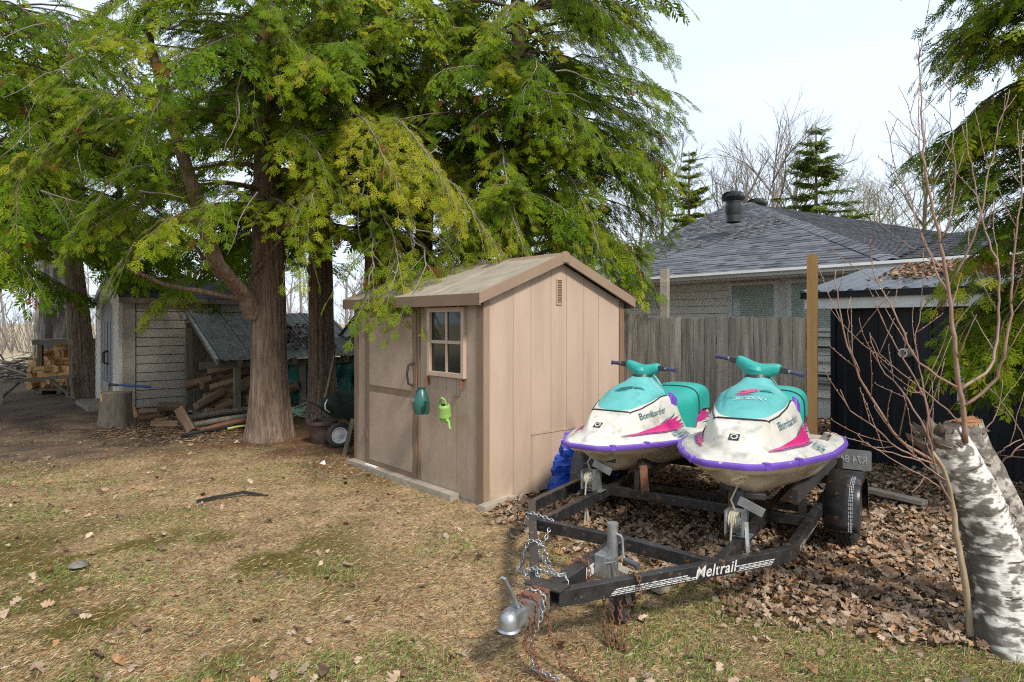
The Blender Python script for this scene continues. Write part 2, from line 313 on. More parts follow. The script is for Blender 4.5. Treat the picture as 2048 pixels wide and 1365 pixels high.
# ------------------------------------------------------------ ground cover that nobody could count
def sample(n, x0, x1, y0, y1, wfun, power=1.0):
    out = []; tot = 0
    while tot < n:
        u = rng.random(n*2)
        y = y0*(y1/y0)**u if power == 1 else y0+(y1-y0)*u
        half = .82*y+.3; x = (rng.random(n*2)*2-1)*half; k = (x > x0) & (x < x1); x, y = x[k], y[k]
        k = rng.random(len(x)) < wfun(x, y); x, y = x[k], y[k]; out.append(np.stack([x, y], -1)); tot += len(x)
    return np.concatenate(out)[:n]
SHED_O = A(-.245, 5.6); SX = A(.753, .658); SY = A(-.658, .753)
def outside_shed(x, y):
    a = (x-SHED_O[0])*SX[0]+(y-SHED_O[1])*SX[1]; b = (x-SHED_O[0])*SY[0]+(y-SHED_O[1])*SY[1]
    return ~((a > -.0) & (a < 1.9) & (b > -.0) & (b < 2.37))
def blades(name, n, wfun, lmin, lmax, wid, tilt, colfun, m, label, y0=2.5, y1=9.5, x0=-9, x1=6, lift=.0):
    p = sample(n, x0, x1, y0, y1, lambda x, y: wfun(x, y)*outside_shed(x, y)); n = len(p)
    az = rng.random(n)*2*np.pi; t = np.radians(tilt[0]+(tilt[1]-tilt[0])*rng.random(n)**1.5); ln = lmin+(lmax-lmin)*rng.random(n)
    d = np.stack([np.cos(az)*np.cos(t), np.sin(az)*np.cos(t), np.sin(t)], -1); sd = np.stack([-np.sin(az), np.cos(az), np.zeros(n)], -1)
    z = gh(p[:, 0], p[:, 1])+lift*rng.random(n); b = np.stack([p[:, 0], p[:, 1], z], -1); w = (wid*(.6+.8*rng.random(n)))[:, None]
    mid = b+d*(ln*.5)[:, None]+A(0, 0, 1)*(ln*.06)[:, None]; tip = b+d*ln[:, None]-A(0, 0, 1)*(ln*.10)[:, None]*rng.random(n)[:, None]
    V = np.stack([b-sd*w/2, b+sd*w/2, mid, tip], 1).reshape(-1, 3); V[2::4] += (sd*w/2); V[0::4] += (d*ln[:, None]*.1)
    o = np.arange(n)[:, None]*4; F = np.concatenate([o+A(0, 1, 2), o+A(0, 2, 3)]).astype(int)
    c = np.repeat(colfun(n, p), 4, 0); ob = fast(name, V, F, m, col=c); return tag(ob, label, None, None, 'stuff')
def cr(n, *cs):
    i = rng.integers(0, len(cs), n); c = np.array(cs)[i]; return c*(.7+.6*rng.random(n))[:, None]
def lawnw(x, y):
    z = zones(x, y); return np.clip(z[4]*(1-.85*z[3])+.06, 0, 1)
blades('dry_grass', 120000, lawnw, .018, .058, .0024, (0, 26), lambda n, p: cr(n, (.49, .36, .215), (.42, .29, .165), (.34, .22, .12), (.54, .42, .27), (.40, .20, .085), (.33, .29, .11), (.28, .20, .13)), M_blade, 'short dry straw coloured grass matted over the lawn')
def greenw(x, y):
    nn = fbm(np.stack([x*1.7, y*1.7, x*0+22], -1), 4); z = zones(x, y); edge = sst(x, -1.2, 1.0)*.35
    return np.clip(sst(nn+edge*.35, .50, .66)*z[4]+.03*z[4]+.06*z[2], 0, 1)
blades('green_grass', 24000, greenw, .02, .06, .0034, (15, 75), lambda n, p: cr(n, (.16, .23, .05), (.22, .28, .07), (.12, .18, .04), (.30, .31, .10)), M_blade, 'small green grass shoots coming up through the dead lawn', y1=8)
def litw(x, y):
    z = zones(x, y); return np.clip(.25*z[4]+z[1]*.9+z[0]*.35+.3*z[2], 0, 1)
blades('cedar_litter', 56000, litw, .012, .04, .007, (0, 30), lambda n, p: cr(n, (.33, .14, .045), (.22, .10, .045), (.16, .08, .045), (.40, .24, .12), (.10, .06, .04)), M_litterleaf, 'rust brown dropped cedar sprigs and bark bits on the soil', y1=11)
# lobed oak leaves
def leaf_template(k):
    r2 = np.random.default_rng(k); pts = [(0, 0)]
    for i in range(1, 4):
        t = i/4; w = .33*math.sin(math.pi*min(1, t*1.05))**.6; pts.append((t-.10, w*(.45+.1*r2.random()))); pts.append((t+.03, w*(1+.25*r2.random())))
    pts.append((1, .02)); up = pts; lo = [(x, -y*(.85+.3*r2.random())) for x, y in pts[1:-1]][::-1]
    V = []; F = []
    mid = [(x, 0) for x, y in up]
    n = len(up)
    for (x, y) in up: V.append((x-.5, y))
    for (x, y) in up: V.append((x-.5, -y*(.9+.2*r2.random())))
    for i in range(n-1): F += [(i, n+i, n+i+1), (i, n+i+1, i+1)]
    V = np.array(V); cu = .4+1.6*r2.random(); z = cu*(V[:, 1]**2)*1.6+(r2.random()-.3)*.8*(V[:, 0]**2)+.05*np.sin(V[:, 0]*9+k)*np.sign(V[:, 1]); return np.c_[V, z], np.array(F)
LT = [leaf_template(k) for k in range(6)]
def scatter_leaves(name, pts, size, colfun, m, label, parent=None, tiltmax=.6, kind='stuff', lift=.012):
    n = len(pts); Vs = []; Fs = []; Cs = []; off = 0; which = rng.integers(0, 6, n); az = rng.random(n)*6.283; c = colfun(n); tiltmax = tiltmax*(.5+1.3*rng.random(n))
    for k in range(6):
        i = np.nonzero(which == k)[0]; T, TF = LT[k]; m_ = len(i)
        if not m_: continue
        s = (size[0]+(size[1]-size[0])*rng.random(m_))[:, None, None]; a = az[i]; nz = nrm(np.stack([(rng.random(m_)-.5)*2*tiltmax[i], (rng.random(m_)-.5)*2*tiltmax[i], np.ones(m_)], -1))
        dx = np.stack([np.cos(a), np.sin(a), np.zeros(m_)], -1); dx = nrm(dx-nz*(dx*nz).sum(-1, keepdims=True)); dy = np.cross(nz, dx)
        flip = np.where(rng.random(m_) < .4, -1, 1)[:, None, None]
        v = pts[i][:, None, :]+s*(T[None, :, 0:1]*dx[:, None, :]+T[None, :, 1:2]*dy[:, None, :]+flip*T[None, :, 2:3]*nz[:, None, :]); v[..., 2] += lift
        Vs.append(v.reshape(-1, 3)); Fs.append((TF[None]+(np.arange(m_)*len(T))[:, None, None]+off).reshape(-1, 3)); Cs.append(np.repeat(c[i], len(T), 0)); off += m_*len(T)
    o = fast(name, np.concatenate(Vs), np.concatenate(Fs), m, parent, col=np.concatenate(Cs)); return tag(o, label if not parent else None, None, None, kind)
def leafcol(n): return cr(n, (.38, .25, .16), (.27, .175, .11), (.46, .33, .23), (.50, .38, .27), (.18, .115, .07), (.39, .21, .10), (.42, .31, .22))
def lw(x, y):
    z = zones(x, y); return np.clip(z[2]*.97+.012*z[4]+.02*z[1], 0, 1)
lp = sample(17000, -8, 6.2, 2.6, 10.5, lambda x, y: lw(x, y)*outside_shed(x, y))
scatter_leaves('fallen_leaves', np.c_[lp, gh(lp[:, 0], lp[:, 1])+rng.random(len(lp))*.018], (.032, .085), leafcol, M_litterleaf, 'brown curled oak leaves carpeting the ground round the trailer')
# ------------------------------------------------------------ brown shed
ROT = math.atan2(.658, .753)
sh = thing('garden_shed', (SHED_O[0], SHED_O[1], 0), ROT, 'tan and brown plastic panel shed with low gable roof and four pane window', 'shed')
EZ = 1.83; PK = .94; PZ = 2.20; SW = 1.88; SD = 2.36
def gz(x): return EZ+(PZ-EZ)*(1-abs(x-PK)/PK)-.02
seams = [0.055, .34, .56, .82, 1.03, 1.27, 1.5, SW-.055]           # gable wall panels towards the trailer
for i in range(len(seams)-1):
    a, b = seams[i]+.002, seams[i+1]-.002
    def pn(z0, z1f, nm='wall_panel'):
        mid = [] if not (a < PK < b) else [(PK, 0, gz(PK))]
        pts = [(a, .0, z0), (b, .0, z0)]+([(b, 0, z1f), (a, 0, z1f)] if z1f else [(b, 0, gz(b))]+mid+[(a, 0, gz(a))])
        o = MB().poly(pts, (0, .04, 0)).obj(nm, M_brown, sh, bevel=.0015); return o
    if i >= 2:
        pn(.02, .555); pn(.575, None); MB().box(a-.002, b+.002, -.006, .02, .553, .575).obj('wall_rail', M_brown, sh)
    else: pn(.02, None)
MB().box(0, SW, .02, .05, .02, EZ-.02).poly([(0, .02, EZ-.02), (SW, .02, EZ-.02), (PK, .02, PZ-.05)], (0, .03, 0)).obj('gable_backing', M_trim, sh)
# long front wall, x = 0 plane, facing the lawn
for a, b in ((.10, .25), (.84, 1.0), (2.10, 2.28)): MB().box(0, .04, a+.002, b-.002, .02, EZ+.02).obj('wall_panel', M_door, sh, bevel=.0015)
for a, b in ((.25, .405), (.405, .56), (.56, .70), (.70, .84)):
    MB().box(0, .04, a+.002, b-.002, .02, 1.085).obj('wall_panel', M_door, sh, bevel=.0015)
MB().box(0, .04, .25, .84, 1.745, EZ+.02).obj('wall_panel', M_door, sh)
MB().box(.04, .06, .05, SD, .02, EZ).obj('wall_backing', M_trim, sh)
MB().box(SW-.04, SW, 0.05, SD, .0, EZ).obj('rear_wall', M_brown, sh); MB().poly([(0, SD, 0), (SW, SD, 0), (SW, SD, EZ), (PK, SD, PZ-.02), (0, SD, EZ)], (0, -.04, 0)).obj('end_wall', M_brown, sh)
MB().box(-.012, .0, -.0, .09, 0, EZ+.02).box(-.012, .02, 0, .09, 0, .01).obj('corner_trim', M_trim, sh, bevel=.003)
MB().box(-.012, .055, -.014, .0, 0, EZ+.0).obj('corner_trim', mat('corner_trim_light', (.28, .19, .128), (.25, .168, .112), scale=4, rough=.55), sh, bevel=.003)
MB().box(SW-.055, SW+.012, -.014, .03, 0, EZ).obj('corner_trim', M_trim, sh, bevel=.003)
MB().box(-.012, .04, SD-.08, SD, 0, EZ).obj('corner_trim', M_trim, sh, bevel=.003)
MB().box(-.016, .02, 1.0, 1.035, 0.02, EZ).box(-.016, .02, 2.06, 2.10, .02, EZ).box(-.010, .02, 1.035, 2.06, 1.72, EZ).obj('door_frame', M_trim, sh, bevel=.003)
MB().box(-.006, .3, -.004, SD, -.06, .022).obj('floor_rail', M_steel, sh)
# door
dr = MB().box(-.022, .015, 1.045, 2.05, .035, 1.715).obj('door', M_trim, sh, bevel=.003)
MB().box(-.026, -.01, 1.115, 1.98, .10, .84).obj('door_panel', M_door, dr, bevel=.002)
MB().box(-.026, -.01, 1.115, 1.98, .915, 1.65).obj('door_panel', M_door, dr, bevel=.002)
hp = [(-.03, 1.085, .97), (-.075, 1.10, .99), (-.09, 1.105, 1.08), (-.08, 1.10, 1.17), (-.03, 1.085, 1.20)]
MB().tube(hp, .012, 8).obj('door_handle', M_blackpl, dr, smooth=True)
MB().box(-.04, -.02, 1.02, 1.12, .80, .85).lathe([(0, -.055), (.018, -.05), (.02, -.035)], (0, 1.055, .825), 12, 'x').obj('hasp', M_steel, dr, smooth=True)
MB().box(-.03, -.018, 2.03, 2.09, .32, .42).obj('hinge', M_trim, dr); MB().box(-.03, -.018, 2.03, 2.09, 1.42, 1.52).obj('hinge', M_trim, dr)
# window
wi = MB()
for a, b, c, d in ((.25, .295, 1.09, 1.74), (.795, .84, 1.09, 1.74), (.295, .795, 1.09, 1.135), (.295, .795, 1.695, 1.74)): wi.box(-.035, .02, a, b, c, d)
wi = wi.obj('window', M_brown, sh, bevel=.004)
MB().box(-.016, .01, .533, .557, 1.135, 1.695).box(-.017, .01, .295, .795, 1.40, 1.43).obj('muntin', M_brown, wi)
for a, b in ((.295, .545), (.545, .795)):
    for c, d in ((1.135, 1.415), (1.415, 1.695)): MB().box(-.004, .002, a, b, c, d).obj('pane', M_glass, wi)
# vent
v = MB()
for a, b, c, d in ((.885, .895, 1.77, 2.02), (.955, .965, 1.77, 2.02), (.895, .955, 1.77, 1.782), (.895, .955, 2.008, 2.02)): v.box(a, b, -.012, .0, c, d)
vt = v.obj('vent', M_brown, sh)
for k in range(9): MB().box(.895, .955, -.010, .0, 1.785+k*.025, 1.797+k*.025).obj('slat', M_trim, vt)
MB().box(.895, .955, -.003, 0, 1.782, 2.008).obj('vent_backing', mat('vent_mesh', (.33, .25, .14), (.25, .22, .18), scale=40), vt)
# roof: panels per slope, fascia, ridge cap
def rz(x): return EZ+.055+(PZ-EZ)*(1-abs(x-PK)/PK)
for (x0, x1) in ((-.10, PK), (PK, SW+.10)):
    for a, b in ((-.07, .72), (.72, 1.5), (1.5, SD+.06)):
        MB().poly([(x0, a+.002, rz(x0)), (x1, a+.002, rz(x1)), (x1, a+.002, rz(x1)-.025), (x0, a+.002, rz(x0)-.025)], (0, b-a-.004, 0)).obj('roof_panel', M_brown_roof, sh)
        if b < 2: MB().poly([(x0, b-.012, rz(x0)+.012), (x1, b-.012, rz(x1)+.012), (x1, b-.012, rz(x1)-.0), (x0, b-.012, rz(x0)-.0)], (0, .024, 0)).obj('roof_rib', M_brown_roof, sh)
MB().box(-.115, -.095, -.08, SD+.07, rz(-.1)-.10, rz(-.1)+.006).obj('fascia', M_trim, sh, bevel=.003)
Mft = mat('gable_fascia', (.27, .182, .122), (.235, .157, .105), scale=4, rough=.55)
for x0, x1 in ((-.115, PK), (PK, SW+.115)):
    for y in (-.085, SD+.06): MB().poly([(x0, y, rz(x0)-.085), (x1, y, rz(x1)-.085), (x1, y, rz(x1)+.016), (x0, y, rz(x0)+.016)], (0, .02, 0)).obj('fascia', Mft, sh, bevel=.003)
MB().box(SW+.095, SW+.115, -.08, SD+.07, rz(-.1)-.10, rz(-.1)+.006).obj('fascia', M_trim, sh)
MB().poly([(PK-.05, -.092, PZ-.03), (PK+.05, -.092, PZ-.03), (PK+.045, -.092, PZ+.062), (PK, -.092, PZ+.08), (PK-.045, -.092, PZ+.062)], (0, .04, 0)).obj('ridge_end_cap', Mft, sh, bevel=.003)
MB().poly([(PK-.06, -.05, rz(PK-.06)), (PK, -.05, PZ+.07), (PK+.06, -.05, rz(PK+.06)), (PK, -.05, PZ+.03)], (0, SD+.1, 0)).obj('ridge_cap', Mft, sh)
# hooks under the window
for y in (.845, .285): MB().box(-.05, -.0, y-.006, y+.006, 1.0, 1.07).tube([(-.01, y, 1.075), (-.045, y, 1.07), (-.05, y, .93), (-.05, y+.05 if y > .5 else y+.10, .925)], .006, 6).obj('hook', M_rust, sh)
# timber edging under the shed
tb = MB().beam((-.06, .35, .01), (-.06, SD, .01), .10, .07).obj('timber_sill', M_lumber); tb.location = (SHED_O[0], SHED_O[1], 0); tb.rotation_euler = (0, 0, ROT)
tag(tb, 'pale weathered timber laid along the foot of the tan shed door', 'timber')
tb = MB().beam((-.10, -.09, .01), (.32, -.03, .02), .09, .06).obj('timber_block', M_lumber); tb.location = (SHED_O[0], SHED_O[1], 0); tb.rotation_euler = (0, 0, ROT)
tag(tb, 'short pale plank end poking out under the near corner of the tan shed', 'timber')
bo = MB().box(-.09, -.05, 1.75, 1.98, .05, .056).obj('paper_strip', M_whitetrim); bo.location = (SHED_O[0], SHED_O[1], 0.0); bo.rotation_euler = (0, 0, ROT); tag(bo, 'small white strip lying on the timber at the shed door', 'strip')
def on_shed(x, y, z): q = SHED_O+SX*x+SY*y; return (q[0], q[1], z)
# watering cans
M_dkg = mat('dark_green_plastic', (.02, .10, .085), (.015, .075, .062), scale=5, rough=.35); M_ltg = mat('light_green_plastic', (.24, .42, .10), (.20, .35, .08), scale=6, rough=.4, spot=(.35, .42, .25), spot_scale=12, spot_lo=.6, spot_hi=.7)
w1 = thing('watering_can', on_shed(-.14, .765, .735), ROT, 'dark green watering can hanging on the left hook under the shed window', 'watering can')
MB().lathe([(0, 0), (.075, 0), (.082, .02), (.083, .12), (.07, .19), (.05, .235), (.035, .26), (.045, .275), (.03, .27), (.02, .24)], (0, 0, 0), 20).obj('can_body', M_dkg, w1, smooth=True)
MB().tube([(-.02, -.07, .05), (-.04, -.11, .07), (-.05, -.15, .12), (-.06, -.175, .165)], [.026, .02, .016, .018], 10).obj('spout', M_dkg, w1, smooth=True)
MB().tube([(0, .04, .25), (0, .085, .24), (0, .10, .19), (0, .09, .13), (0, .075, .09)], .011, 8).obj('handle', M_dkg, w1, smooth=True)
w2 = thing('watering_can', on_shed(-.13, .39, .72), ROT, 'light green watering can tipped spout down on the right hook under the shed window', 'watering can')
w1.scale = (.9, .9, .9); w2.scale = (.85, .85, .85); T = Matrix.Rotation(R(-16), 4, 'Y') @ Matrix.Rotation(R(14), 4, 'X')
def tilt(o, T=T): o.data.transform(T); return o
tilt(MB().lathe([(0, 0), (.06, 0), (.063, .01), (.064, .05), (.067, .055), (.064, .06), (.064, .15), (.06, .17), (.045, .185), (.04, .185), (.042, .17)], (0, 0, 0), 20).obj('can_body', M_ltg, w2, smooth=True))
tilt(MB().tube([(-.02, -.055, .03), (-.03, -.10, .02), (-.05, -.13, -.02), (-.06, -.16, -.03)], [.02, .013, .012, .015], 10).obj('spout', M_ltg, w2, smooth=True))
tilt(MB().tube([(0, -.04, .18), (0, -.02, .24), (0, .03, .25), (0, .075, .2), (0, .07, .10)], .012, 8).obj('handle', M_ltg, w2, smooth=True))

# ------------------------------------------------------------ beige resin shed with arched door
bx, by = 2.0, 2.4
bs = thing('resin_shed', (-6.9, 11.4, 0), ROT-.0, 'beige resin shed with arched grey double door and black shingle roof', 'shed')
BL = 2.6; BE = 2.03; BP = 2.42
for k in range(12):
    z0 = .06+k*.158
    for a, b in ((.22, 1.52), (1.66, 2.36)): MB().poly([(a, -.0, z0), (a, -.018, z0+.008), (a, -.002, z0+.150), (a, .03, z0+.154), (a, .03, z0)], (b-a, 0, 0)).obj('siding_plank', M_beige, bs)
MB().box(0, .20, -.025, .03, 0, BE).obj('corner_panel', M_beige, bs, bevel=.006); MB().box(1.53, 1.65, -.02, .03, 0, BE).obj('wall_post', M_taupe, bs, bevel=.004); MB().box(2.38, BL, -.02, .03, 0, BE).obj('wall_post', M_taupe, bs)
MB().box(.0, BL, .03, .05, 0, BE).obj('wall_backing', M_taupe, bs); MB().box(0, BL, by-.03, by, 0, BE).obj('rear_wall', M_beige, bs); MB().box(BL-.03, BL, .05, by, 0, BE).obj('end_wall', M_beige, bs)
# front face x=0 with arch: full-height side bands, arch spandrel with thickness
arch = [(1.2-.62*math.cos(t)*1, 1.78+.26*math.sin(t)) for t in np.linspace(0, math.pi, 13)]
sp = [(0, -.0, 0), (0, .58, 0)]+[(0, y, z) for y, z in arch]+[(0, 1.82, 0), (0, by, 0), (0, by, BE), (0, by*.5+.5, BP-.06), (0, by*.5, BP), (0, by*.5-.5, BP-.06), (0, 0, BE)]
MB().poly(sp, (-.05, 0, 0)).obj('door_surround', M_beige_lt, bs)
for k in range(11):
    for y0, y1 in ((.03, .10), (.46, .53), (1.87, 1.94), (2.3, 2.37)): MB().box(-.058, -.05, y0, y1, .12+k*.16, .22+k*.16).obj('quoin', M_beige_lt, bs)
for s, y0 in ((0, .58), (1, 1.2)):
    pts = [(0, y, z) for y, z in arch if (y <= 1.2 if s == 0 else y >= 1.2)]; pts = [(0, y0, .04)]+pts+[(0, y0+.62, .04)] if s == 0 else [(0, 1.2, .04)]+pts+[(0, 1.82, .04)]
    d = MB().poly(pts, (-.02, 0, 0)).obj('door', M_greydoor, bs)
    for k in range(2): MB().box(-.032, -.02, y0+.07+k*.26, y0+.29+k*.26, .12, 1.60).obj('door_plank', M_greydoor, d, bevel=.004)
    yy = 1.2+(-.07 if s == 0 else .07); MB().tube([(-.03, yy, .80), (-.10, yy, .84), (-.10, yy, 1.02), (-.03, yy, 1.06)], .016, 6).obj('handle', M_blackpl, d)
def brz(y): return BE+.03+(BP-BE)*(1-(abs(y-by/2)/(by/2))**1.35)
ys = np.linspace(-.12, by+.12, 17); rf = MB()
for a, b in zip(ys[:-1], ys[1:]): rf.add([(x, y, brz(y)+dz) for x in (-.06, BL+.1) for y, dz in ((a, 0), (b, 0), (b, .03), (a, .03))], [(0, 1, 2, 3), (4, 7, 6, 5), (0, 4, 5, 1), (3, 2, 6, 7)])
rr = rf.obj('roof', M_shingle_dk, bs)
for k in range(9):
    y0 = -.13+k*.155; y1 = y0+.17
    if y0 > 1.15: break
    for j in range(12):
        x0 = -.07+j*.29+(k % 2)*.14
        if x0 > BL: break
        MB().add([(x, y, z) for x in (x0, min(x0+.283, BL+.11)) for y, z in ((y0, brz(y0)+.036), (y1, brz(y1)+.033), (y1, brz(y1)+.04), (y0, brz(y0)+.048))], [(0, 1, 2, 3), (7, 6, 5, 4), (0, 4, 5, 1), (1, 5, 6, 2), (2, 6, 7, 3), (3, 7, 4, 0)]).obj('shingle', M_shingle_dk, rr)
yf = [(-.075, y, brz(y)+.035) for y in ys]+[(-.075, y, brz(y)-.09) for y in ys[::-1]]
MB().poly(yf, (.022, 0, 0)).obj('gable_trim', M_beige_lt, bs); MB().box(-.07, BL+.1, -.14, -.115, brz(-.12)-.06, brz(-.12)+.03).obj('eave_trim', M_taupe, bs)
MB().box(-.45, -.06, .45, 1.9, 0, .09).obj('ramp', M_taupe, bs)

# ------------------------------------------------------------ lean-to wood shelter
lt = thing('wood_shelter', (-4.86, 10.65, 0), ROT, 'low lean-to with weathered green corrugated roof against the beige shed', 'shelter')
LZ0, LZ1, LW, LD = .97, 1.78, 2.75, 1.75
for k in range(5):
    xs = k*LW/5; pv = []; prof = [(0, 0), (.02, .02), (.05, .02), (.07, 0), (.17, 0), (.185, .012), (.20, 0), (.31, 0), (.325, .012), (.34, 0), (.46, 0), (.48, .02), (.51, .02), (.53, 0), (.56, 0)]
    v = [(xs+x*LW/5/.55, y, (LZ0 if y < 0 else LZ1)+z+dz+k % 2*.004) for dz in (0, -.006) for y in (-.08, LD) for x, z in prof]; n = len(prof)
    f = [(i, i+1, n+i+1, n+i) for i in range(n-1)]+[(2*n+i, 3*n+i, 3*n+i+1, 2*n+i+1) for i in range(n-1)]+[(i, 2*n+i, 2*n+i+1, i+1) for i in range(n-1)]
    MB().add(v, f).obj('roof_sheet', M_oldcorr, lt)
sl_ = (LZ1-LZ0)/(LD+.08)
MB().beam((-.02, -.10, LZ0-.05), (-.02, LD, LZ1-.05), .03, .11).obj('barge_board', M_oldwood, lt); MB().beam((-.04, -.11, LZ0+.01), (-.04, LD, LZ1+.01), .05, .03).obj('edge_flashing', M_steel, lt)
for x in (.35, 1.3, 2.3): MB().beam((x, -.05, LZ0-.07), (x, LD, LZ1-.07), .045, .12).obj('rafter', M_oldwood, lt)
MB().beam((-.25, .12, LZ0-.08), (LW, .12, LZ0-.08), .05, .11).obj('beam', M_oldwood, lt)
for x, y, h in ((.35, .14, LZ0-.13), (1.5, .14, LZ0-.13), (LW-.1, .14, LZ0-.13), (-.1, 1.35, 1.5), (LW-.1, LD-.1, LZ1-.1)): MB().box(x-.05, x+.05, y-.045, y+.045, 0, h).obj('post', M_oldwood, lt)
MB().beam((.40, .08, .45), (.95, .08, LZ0-.12), .04, .10, (0, -1, 0)).obj('brace', M_oldwood, lt)
for k in range(8): MB().box(-.05, LW, LD-.03, LD, .12+k*.185, .29+k*.185).obj('wall_board', M_oldwood, lt)
MB().box(-.2, 1.6, -.12, 1.4, .03, .08).obj('platform', M_oldwood, lt)
def on_lt(x, y, z): q = A(-4.86, 10.65)+SX*x+SY*y; return (q[0], q[1], z)
pts = rng.random((420, 2))*A(1.2, 1.0)+A(1.05, .15); pts = pts[rng.random(420) < .9]
pts = np.array([on_lt(a, b, LZ0+(b+.08)*sl_+.03) for a, b in pts]); lo = scatter_leaves('roof_leaf_litter', pts, (.04, .09), lambda n: cr(n, (.14, .075, .045), (.10, .055, .035), (.18, .11, .06)), M_litterleaf, 'rust brown leaves heaped on the green lean-to roof', lift=.01)
# green tarp hanging under it
tp = []; nu, nv = 26, 14
for i in range(nu):
    for j in range(nv):
        u, v_ = i/(nu-1), j/(nv-1); tp.append((1.25+u*1.35, .20+.05*math.sin(u*17+v_*3)+.03*math.sin(u*31+v_*5)+.10*v_*0+.05*math.sin(v_*8+u*4), .86-v_*.72+.02*math.sin(u*9)))
f = [(i*nv+j, (i+1)*nv+j, (i+1)*nv+j+1, i*nv+j+1) for i in range(nu-1) for j in range(nv-1)]
o = MB().add(tp, f).obj('tarp', mat('green_tarp', (.018, .14, .105), (.012, .10, .075), scale=5, rough=.5, bump=.6, bscale=18), smooth='all'); o.location = (-4.86, 10.65, 0); o.rotation_euler = (0, 0, ROT)
so_ = o.modifiers.new('s', 'SOLIDIFY'); so_.thickness = .004; tag(o, 'green tarp hanging below the lean-to roof between the two cedar trunks', 'tarp')

# ------------------------------------------------------------ fence
fd = nrm(A(-1924, 1288)); F0 = A(3.235, 7.08); frot = math.atan2(-fd[1], -fd[0])   # local -x runs away to the left
fe = thing('board_fence', (F0[0], F0[1], 0), frot, 'weathered grey vertical board fence behind the watercraft', 'fence')
x = .0; k = 0
while x > -3.1:
    w = .130+.016*random.random(); h = 1.655+random.uniform(-.010, .010)+(.045 if x < -1.78 else 0); yo = random.uniform(-.004, .004)
    MB().poly([(x-w, yo, .03), (x, yo, .03), (x, yo, h), (x-.02, yo, h+.008), (x-w*.5, yo, h-.004), (x-w+.02, yo, h+.008), (x-w, yo, h)], (0, .022, 0)).obj('board', M_fence, fe, bevel=.003); x -= w+.006; k += 1
for z in (.35, 1.35): MB().box(-3.3, 0, .036, .075, z, z+.09).obj('rail', M_fence, fe)
fp = MB().box(-.045, .045, .08, .17, 0, 2.27).obj('fence_post', M_lumber, fe); fp.location = (-1.66, -.0, 0)
q = A(3.235, 7.08)+nrm(A(1, -.6))*.04
np_ = MB().box(-.053, .053, -.053, .053, 0, 2.335).obj('timber_post', M_newpost, bevel=.004); np_.location = (3.265, 7.0, 0); np_.rotation_euler = (0, 0, frot+.1)
tag(np_, 'tall yellow new pine post at the right end of the grey fence', 'post')

# ------------------------------------------------------------ white house
HD = nrm(A(-.622, .783)); HN = A(HD[1], -HD[0])                    # HD back-left along eave, HN inwards to the right
hrot = math.atan2(HN[1], HN[0]); E1 = A(5.57, 9.4)
ho = thing('white_house', (E1[0], E1[1], 0), hrot, 'white sided bungalow with dark hip roof and turbine vent behind the fence', 'house')
# local: x = inwards (HN), y = along HD to the back left
EV = 2.50; WL = 6.7; PW = 5.93; slope = .40
def hz(x): return EV+slope*x
BKX = .45
for k in range(16):                                                   # clapboards
    z = .35+k*.142
    if z > 2.3: break
    for a, b in ((3.02, WL-.1), (-3.0, -.05)) if z > 1.25 else ((-3.0, WL-.1),):
        MB().poly([(BKX, a, z), (BKX-.022, a, z+.004), (BKX-.004, a, z+.135), (BKX+.02, a, z+.139), (BKX+.02, a, z)], (0, b-a, 0)).obj('clapboard', M_white, ho)
MB().box(BKX+.02, BKX+.1, -3.0, WL-.1, 0, 2.4).obj('wall', M_whitetrim, ho); MB().box(BKX+.1, 9, WL-.2, WL-.1, 0, 2.4).obj('wall', M_whitetrim, ho)
MB().box(.0, BKX+.04, -4.2, WL, 2.36, 2.385).obj('soffit', M_whitetrim, ho)
def hwin(y0, y1, z0, z1, blind=True):
    w = MB()
    for a, b, c, d in ((y0, y0+.07, z0, z1), (y1-.07, y1, z0, z1), (y0+.07, y1-.07, z0, z0+.06), (y0+.07, y1-.07, z1-.06, z1)): w.box(BKX-.05, BKX+.019, a, b, c, d)
    w = w.obj('window', M_whitetrim, ho, bevel=.004)
    n = int((z1-z0-.12)/.03)
    bl = MB()
    for i in range(n): bl.beam((BKX+.002, y0+.075, z0+.08+i*.03), (BKX+.002, y1-.075, z0+.08+i*.03), .003, .031, (.3, 0, 1))
    tag(bl.obj('blind', M_blind, w), kind='stuff')
    MB().add([(BKX-.02, a, b) for a, b in ((y0+.06, z0+.05), (y1-.06, z0+.05), (y1-.06, z1-.05), (y0+.06, z1-.05))], [(0, 1, 2, 3)]).obj('pane', M_winglass_, w)
    return w
mg = bpy.data.materials.new('window_glass'); mg.use_nodes = True; t = mg.node_tree; t.nodes.clear()
gl = N(t, 'ShaderNodeBsdfGlossy'); gl.inputs['Roughness'].default_value = .03; tr = N(t, 'ShaderNodeBsdfTransparent'); tr.inputs[0].default_value = (.90, .94, .915, 1)
fr = N(t, 'ShaderNodeFresnel'); fr.inputs[0].default_value = 1.5; ms = N(t, 'ShaderNodeMixShader'); ou = N(t, 'ShaderNodeOutputMaterial')
t.links.new(fr.outputs[0], ms.inputs[0]); t.links.new(tr.outputs[0], ms.inputs[1]); t.links.new(gl.outputs[0], ms.inputs[2]); t.links.new(ms.outputs[0], ou.inputs[0]); M_winglass_ = mg
hwin(2.02, 3.0, 1.45, 2.33); hwin(.35, 1.85, 1.45, 2.33); hwin(.30, 1.55, .95, 1.42)
